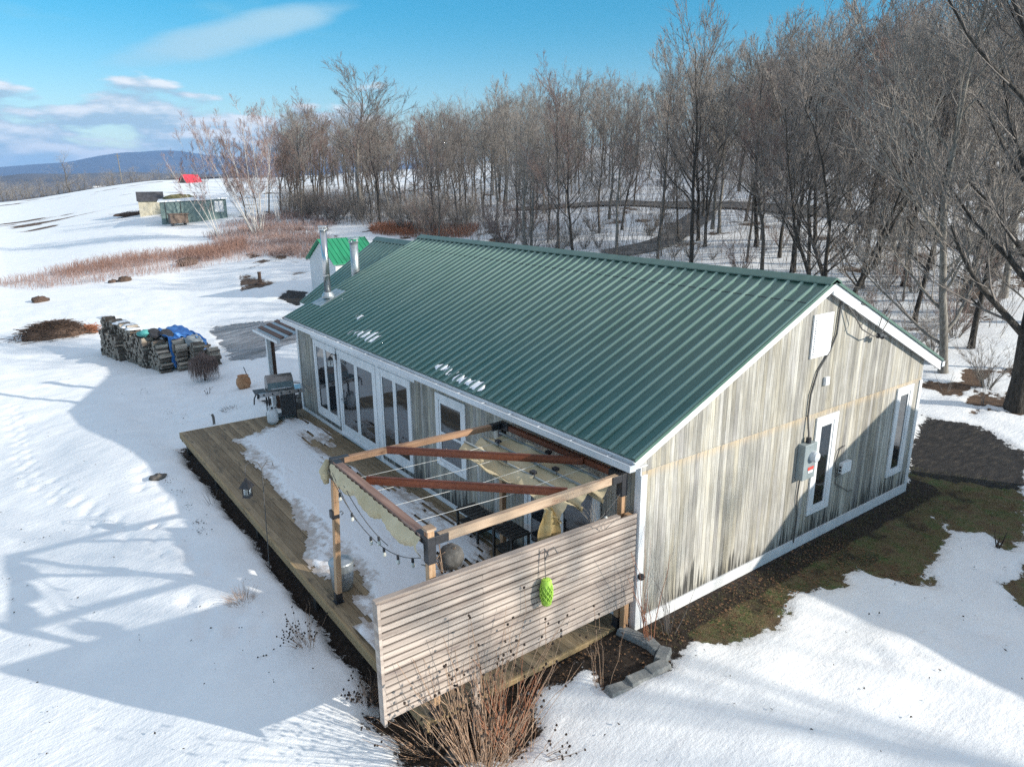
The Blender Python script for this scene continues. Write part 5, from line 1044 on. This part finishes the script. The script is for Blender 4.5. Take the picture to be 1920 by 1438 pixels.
while nt < 268 and tries < 20000:
    tries += 1; px = rnd.uniform(515, 2010); fr = np.interp(px, PXS, FRT); depth = np.interp(px, [500, 900, 1300, 2000], [38, 62, 85, 95]); r = fr + depth * rnd.random() ** 1.15; p = at_r(px, r)
    if any((p[0] - q_[0]) ** 2 + (p[1] - q_[1]) ** 2 < 2.4 for q_ in pos_used): continue
    dr = r - np.interp(px, [960, 1100, 1300, 1500, 1700, 1920, 2100], [78, 74, 66, 60, 53, 46, 42])
    if px > 960 and abs(dr) < 2.2: continue
    # each tree competes with its share of the skyline
    if r < 45 and rnd.random() < .35: continue
    top = np.interp(px, PXS, TOP); Hmax = 6.6 + (338 - top) / 1384. * r - p[2]; H = min(Hmax * rnd.uniform(.78, 1.0), rnd.uniform(13, 21) if px > 1250 else rnd.uniform(11, 19)); H = max(H * .86, 5.5); pos_used.append(p[:2]); k = rnd.randrange(8)
    if px < 700 and rnd.random() < .3: k = 6
    if px > 1050 and rnd.random() < .22: k = 7; H *= .7
    put_tree(k, p, H, labs[k], 'trees of the wood, kind %d' % (k + 1), None, rnd.uniform(.95, 1.35)); nt += 1
# big near tree on the right with long low limbs, and a bushy many-stemmed one
def solo(name, label, loc, segsets, mats, sides=(7, 3)):
    t = thing(name, label, 'tree', tuple(loc)); VT, FT = segs_mesh(*segsets[0], n=sides[0]); VW, FW = segs_mesh(*segsets[1], n=sides[1]); mesh_np('trunk', VT, FT, mats[0], t, smooth=True); mesh_np('crown', VW, FW, mats[1], t); return t
solo('bare_tree', 'largest dark trunked tree standing at the right edge beyond the gravel', (16.6, .75, 0), tree_segs(7, 19, .27, .16, 24, .62, .010, 1.0, wig=.06), ('bark_shaded', 'twig'))
solo('bare_tree', 'pale limbed tree directly behind the largest trunk at the right edge', (18.6, 3.6, .1), tree_segs(17, 16, .15, .10, 22, .7, .010, .9, (-.12, .05)), ('bark_grey', 'twig_pale'))
T, W_ = [[], [], [], []], [[], [], [], []]
for k in range(5):
    a_, b_ = tree_segs(50 + k, 12, .11, .22, 13, .6, .012, .7, (.5 * math.cos(k * 1.3 + 2), .5 * math.sin(k * 1.3 + 2)))
    for i in range(4): T[i] += a_[i]; W_[i] += b_[i]
solo('bare_tree', 'many stemmed spreading tree behind the near roof corner', at_r(1590, 33), (T, W_), ('bark_shaded', 'twig'))
# birches
def birch(px, py, label, n, H, leans, seed):
    T, W_ = [[], [], [], []], [[], [], [], []]
    for k in range(n):
        a_, b_ = tree_segs(seed + k, H * rnd.uniform(.7, 1.), .038, .34, 9, .28, .006, .55, leans(k), wig=.05); off = np.array([rnd.uniform(-.5, .5), rnd.uniform(-.5, .5), 0])
        for i in range(2): T[i] += [q + off for q in a_[i]]; W_[i] += [q + off for q in b_[i]]
        for i in (2, 3): T[i] += a_[i]; W_[i] += b_[i]
    solo('birch_tree', label, G(px, py), (T, W_), ('birch_bark', 'twig_pink'), (6, 3))
birch(485, 440, 'clump of many white birch stems fanning to the left', 22, 16.5, lambda k: (-.50 + .030 * k, .1 - .02 * k), 200); birch(412, 448, 'pair of white birch stems leaning far to the left', 5, 15, lambda k: (-.50 + .10 * k, .25 - .08 * k), 230); birch(525, 420, 'slim pair of upright white birch stems', 3, 15, lambda k: (-.03 * k, 0), 250)
for k in range(4):
    p = at_r(455 + 22 * k, 92 + 3 * k); put_tree(6, p, 11 + rnd.uniform(-1, 1.5), 'reddish twigged tree crowded behind the birches', 'red twigged trees behind the birches', None, 1.0)
# understory shrubs in front of the wood
def tile(name, label, places, cat='woods', var=None):
    VV, FF, FM_, nb = [], [], [], 0
    for (k, p, H, sx) in places:
        VT, FT, VW, FW = VAR[k][3]
        sub = var(k) if var else None
        if sub is not None: FW = FW[sub]
        s = H / VAR[k][2]; a = rnd.uniform(0, 6.28); Rm = np.array([[math.cos(a), -math.sin(a), 0], [math.sin(a), math.cos(a), 0], [0, 0, 1]])
        for (v_, f_, mi) in ((VT, FT, 0), (VW, FW, 1)):
            if len(v_) > 5 and mi == 1 and sub is not None: us = np.unique(f_); rm = -np.ones(len(v_), int); rm[us] = np.arange(len(us)); v_ = v_[us]; f_ = rm[f_]
            V_ = (v_ * np.array([s * sx, s * sx, s])) @ Rm.T + np.array(p); VV.append(V_); n5 = f_ + nb; FF.append(n5); FM_.append(np.full(len(f_), mi)); nb += len(V_)
    o = mesh_np(name, np.concatenate(VV), np.concatenate(FF), ['bark', 'twig_pale'], fm=np.concatenate(FM_)); return tag(o, label, cat, kind='stuff')
SUB = {}
def third(k):
    if k not in SUB: SUB[k] = np.random.RandomState(k).rand(len(VAR[k][3][3])) < .16
    return SUB[k]
pl_ = []
for k in range(150):
    px = rnd.uniform(520, 2000); fr = np.interp(px, PXS, FRT); dp = np.interp(px, [500, 900, 1300, 2000], [38, 62, 85, 95]); r = fr + dp + rnd.uniform(0, 75); p = at_r(px, r); top = np.interp(px, PXS, TOP); Hm = 6.6 + (338 - top) / 1384. * r - p[2]; pl_.append((rnd.randrange(8), p, max(6, min(rnd.uniform(12, 18), Hm * .95)), 1.1))
tile('distant_wood', 'grey mass of far bare trees filling the back of the wooded hillside', pl_, var=third)
pl_ = []
for k in range(85):
    px = -60 + 430 * (k + rnd.random()) / 85; r = rnd.uniform(250, 330); p = at_r(px, r); pl_.append((rnd.randrange(8), p + np.array([0, 0, -1.5]), rnd.uniform(5, 10) + (5 if k % 17 == 3 else 0), 2.2))
tile('tree_line', 'dark line of bare trees beyond the farm road on the left horizon', pl_, var=third)
def shrub_segs(seed, H, n):
    rr = random.Random(seed); T = [[], [], [], []]; W_ = [[], [], [], []]
    for k in range(n):
        t = rr.uniform(0, 6.28); d = np.array([math.cos(t) * .5, math.sin(t) * .5, 1]); d /= np.linalg.norm(d); p = np.array([.15 * math.cos(t), .15 * math.sin(t), -.1]); r0 = .022
        for i in range(5):
            e = p + d * H / 5; S = T if i < 2 else W_; S[0].append(p); S[1].append(e); S[2].append(r0 * (1 - .17 * i)); S[3].append(r0 * (1 - .17 * (i + 1))); p = e; d = d + np.array([rr.gauss(0, .2), rr.gauss(0, .2), 0]); d /= np.linalg.norm(d)
            for _ in range(4): dd_ = d + np.array([rr.gauss(0, .5), rr.gauss(0, .5), .1]); dd_ /= np.linalg.norm(dd_); e2 = p + dd_ * H * rr.uniform(.12, .3); W_[0].append(p); W_[1].append(e2); W_[2].append(.008); W_[3].append(.004)
    return T, W_
SH = []
for k in range(3):
    T, W_ = shrub_segs(k + 5, 3., 26); a_ = segs_mesh(*T, n=4); b_ = segs_mesh(*W_, n=3); mt_ = mesh_np('stems', a_[0], a_[1], 'bark_grey'); mw = mesh_np('twigs', b_[0], b_[1], ['twig_pale', 'twig_red', 'twig'][k]); SH.append((mt_.data, mw.data)); bpy.data.objects.remove(mt_); bpy.data.objects.remove(mw)
for k in range(78):
    px = 560 + 1380 * rnd.random() ** 1.9; r = np.interp(px, PXS, FRT) - rnd.uniform(-12, 3); p = at_r(px, r); v_ = rnd.randrange(3); s = rnd.uniform(.55, 1.2) * (1 if px < 1000 else .55)
    t = thing('bare_shrub', ['pale twiggy shrub at the foot of the wood', 'reddish twiggy shrub at the foot of the wood', 'dark twiggy shrub at the foot of the wood'][v_], 'shrub', tuple(p), rnd.uniform(0, 6.28), ['pale', 'reddish', 'dark'][v_] + ' shrubs at the foot of the wood'); t.scale = (s, s, s)
    for me, nm_ in ((SH[v_][0], 'stems'), (SH[v_][1], 'twigs')): o = bpy.data.objects.new(nm_, me); C.objects.link(o); o.parent = t
# trees off to the right whose crowns shade the snow
solo('bare_tree', 'tall maple standing outside the frame to the right, shading the snow', (15, -27, -.3), tree_segs(301, 20, .24, .2, 15, .62, .014, .5), ('bark', 'twig')); put_tree(3, (11, -31, -.4), 18, 'tree outside the frame behind the camera side of the yard', None)


# ------------------------------------------------------------------ other buildings


def gable_shed(name, label, loc, rz_, w_, d_, h_, rise, wall, roof, cat='shed', over=.25, ribs=0, door=None):
    t = thing(name, label, cat, tuple(loc), rz_); b = MB(); b.box(-w_ / 2, w_ / 2, -d_ / 2, d_ / 2, -.8, h_)
    for y_ in (-d_ / 2, d_ / 2): b.add([(-w_ / 2, y_, h_), (w_ / 2, y_, h_), (0, y_, h_ + rise)], [(0, 1, 2) if y_ < 0 else (0, 2, 1)])
    b.obj('wall', wall, t); s = rise / (w_ / 2)
    for sx in (-1, 1):
        b = MB(); e = w_ / 2 + over; xa, xb = sx * e, 0; za, zb_ = h_ - over * s + .05, h_ + rise + .05; y0, y1 = -d_ / 2 - over, d_ / 2 + over
        P = [(xa, y0, za), (xb, y0, zb_), (xb, y1, zb_), (xa, y1, za)]; b.hexa(P + [(p[0], p[1], p[2] + .06) for p in P])
        if ribs:
            n = int((y1 - y0) / ribs)
            for i in range(n + 1): yy = y0 + (y1 - y0) * i / n; b.beam((xa, yy, za + .07), (xb, yy, zb_ + .07), .04, .04, (0, 1, 0))
        b.obj('roof', roof, t)
    if door: b = MB(); b.box(*door); b.obj('door', 'white_paint', t)
    return t


gp = G(583, 545); gable_shed('white_shed', 'white shed with bright green ribbed roof behind the rear wing', (gp[0] + 1.5, gp[1] - 2.1, gp[2]), R(-90), 4.2, 2.8, 2.1, 1.25, 'far_white', 'roof_bright', ribs=.3, over=.2)
sp_ = at_r(352, 101); gs = thing('green_shed', 'long faded green flat roofed shed among the birches', 'shed', tuple(sp_), R(-13)); gs.scale = (.75, .75, .78); b = MB(); b.box(-4.6, 2., -3, 3, -.8, 3.0); b.box(2., 5.5, -2.8, 3, -.8, 3.3); b.obj('wall', 'shed_green', gs)
b = MB(); b.hexa([(-4.9, -3.3, 2.9), (5.7, -3.3, 3.32), (5.7, 3.3, 3.9), (-4.9, 3.3, 3.1), (-4.9, -3.3, 3.1), (5.7, -3.3, 3.55), (5.7, 3.3, 4.1), (-4.9, 3.3, 3.3)]); b.obj('roof', 'snow', gs); b = MB(); b.box(-1.6, -1.5, -3.04, -3.0, -.2, 2.9); b.box(-3.9, -3.8, -3.04, -3.0, -.2, 2.9); b.obj('wall_batten', 'dark_wood', gs)
b = MB(); b.blob((-1.5, 1.2, 3.3), 1., 3, 12, 6, .2, (2.6, 1.3, .75)); b.obj('roof_covering', 'hay', gs); b = MB(); b.box(3.6, 5.0, -2.85, -2.8, 1.3, 3.0); b.box(3.7, 4.9, -2.9, -2.86, 1.4, 2.9); b.obj('window', 'white_paint', gs)
p = at_r(325, 97); b = MB(); b.box(-1.0, 1.0, -.6, .6, .25, 1.3); b.box(-1.1, 1.1, -.7, .7, 1.3, 1.4); b.cm = 1; b.box(-.8, -.6, -.4, .4, -.2, .25); b.box(.6, .8, -.4, .4, -.2, .25); o = b.obj('wagon_box', ['shed_brown', 'black_metal'], loc=tuple(p)); tag(o, 'brown wooden wagon box parked before the green shed', 'wagon')
p = at_r(277, 112); bx_ = thing('cream_shed', 'small cream shed with dark roof left of the green shed', 'shed', tuple(p), R(-10)); bx_.scale = (.8, .8, .8); b = MB(); b.box(-1.9, 1.9, -1.5, 1.5, -.8, 2.4); b.obj('wall', 'cream_panel', bx_); b = MB(); b.hexa([(-2.1, -1.8, 2.2), (2.1, -1.8, 2.2), (2.1, 0, 3.6), (-2.1, 0, 3.6), (-2.1, -1.8, 2.35), (2.1, -1.8, 2.35), (2.1, 0, 3.75), (-2.1, 0, 3.75)]); b.hexa([(-2.1, 0, 3.6), (2.1, 0, 3.6), (2.1, 1.8, 2.2), (-2.1, 1.8, 2.2), (-2.1, 0, 3.75), (2.1, 0, 3.75), (2.1, 1.8, 2.35), (-2.1, 1.8, 2.35)]); b.obj('roof', 'dark_roof', bx_); b = MB(); b.box(.2, 1.1, -1.53, -1.5, 0, 2.0); b.obj('door', 'cream_panel', bx_)
p = at_r(357, 190); gable_shed('red_roof_house', 'house with crimson roof partly behind the birches', (p[0], p[1], p[2] - 4.0), R(-60), 4.2, 4.4, 3.0, 2.7, 'shed_brown', 'red_roof', 'house')
p = G(288, 398); b = MB(); b.hexa([(-1.2, -.6, 0), (1.2, -.6, 0), (1.5, .8, 0), (-1.2, .9, 0), (-.5, -.2, .5), (.6, -.2, .6), (.7, .5, .5), (-.5, .5, .5)]); tag(b.obj('tarp', 'tarp', loc=tuple(p)), 'pale blue tarp lying by the scrap heap at the green shed', 'tarp')
for k, (px, r, w_) in enumerate(((207, 420, 16), (262, 430, 9), (295, 440, 12))): p = at_r(px, r); gable_shed('farm_building', ['long pale farm building far off left of the pole', 'small pale building far off right of the pole', 'pale far building with a snowy roof'][k], (p[0], p[1], 1.0), R(-80), 7, w_, 3.5, 2, 'far_white', 'snow', 'building')
p = at_r(229, 222); b = MB(); b.tube([(0, 0, -1), (-.25, 0, 8.2)], [.16, .11], 7); b.box(-.7, .5, -.05, .05, 7.5, 7.62); tag(b.obj('utility_pole', 'bark_grey', loc=tuple(p)), 'lone utility pole beside the farm road', 'pole')
# neighbouring garage outside the frame on the right: it throws the shadow on the gable wall
garage = gable_shed('garage', 'garage outside the frame to the right, its roof shading the gable wall', (11.05, -9.5, 0), 0, 5.6, 6.6, 3.85, 1.15, 'siding', 'roof_metal', 'garage')
# ------------------------------------------------------------------ haze
b = MB(); b.box(-9000, 14000, -6000, 14000, -75, 420); hz_ = b.obj('haze', 'snow'); hz_['kind'] = 'stuff'; m = bpy.data.materials.new('haze'); m.use_nodes = True; m.node_tree.nodes.clear(); q = G_(m.node_tree)
pv_ = q.node('ShaderNodeVolumePrincipled'); pv_.inputs['Color'].default_value = (.34, .58, 1., 1); pv_.inputs['Density'].default_value = .0001; pv_.inputs['Anisotropy'].default_value = 0.
o_ = q.node('ShaderNodeOutputMaterial'); q.l.new(pv_.outputs[0], o_.inputs['Volume']); hz_.data.materials.clear(); hz_.data.materials.append(m)
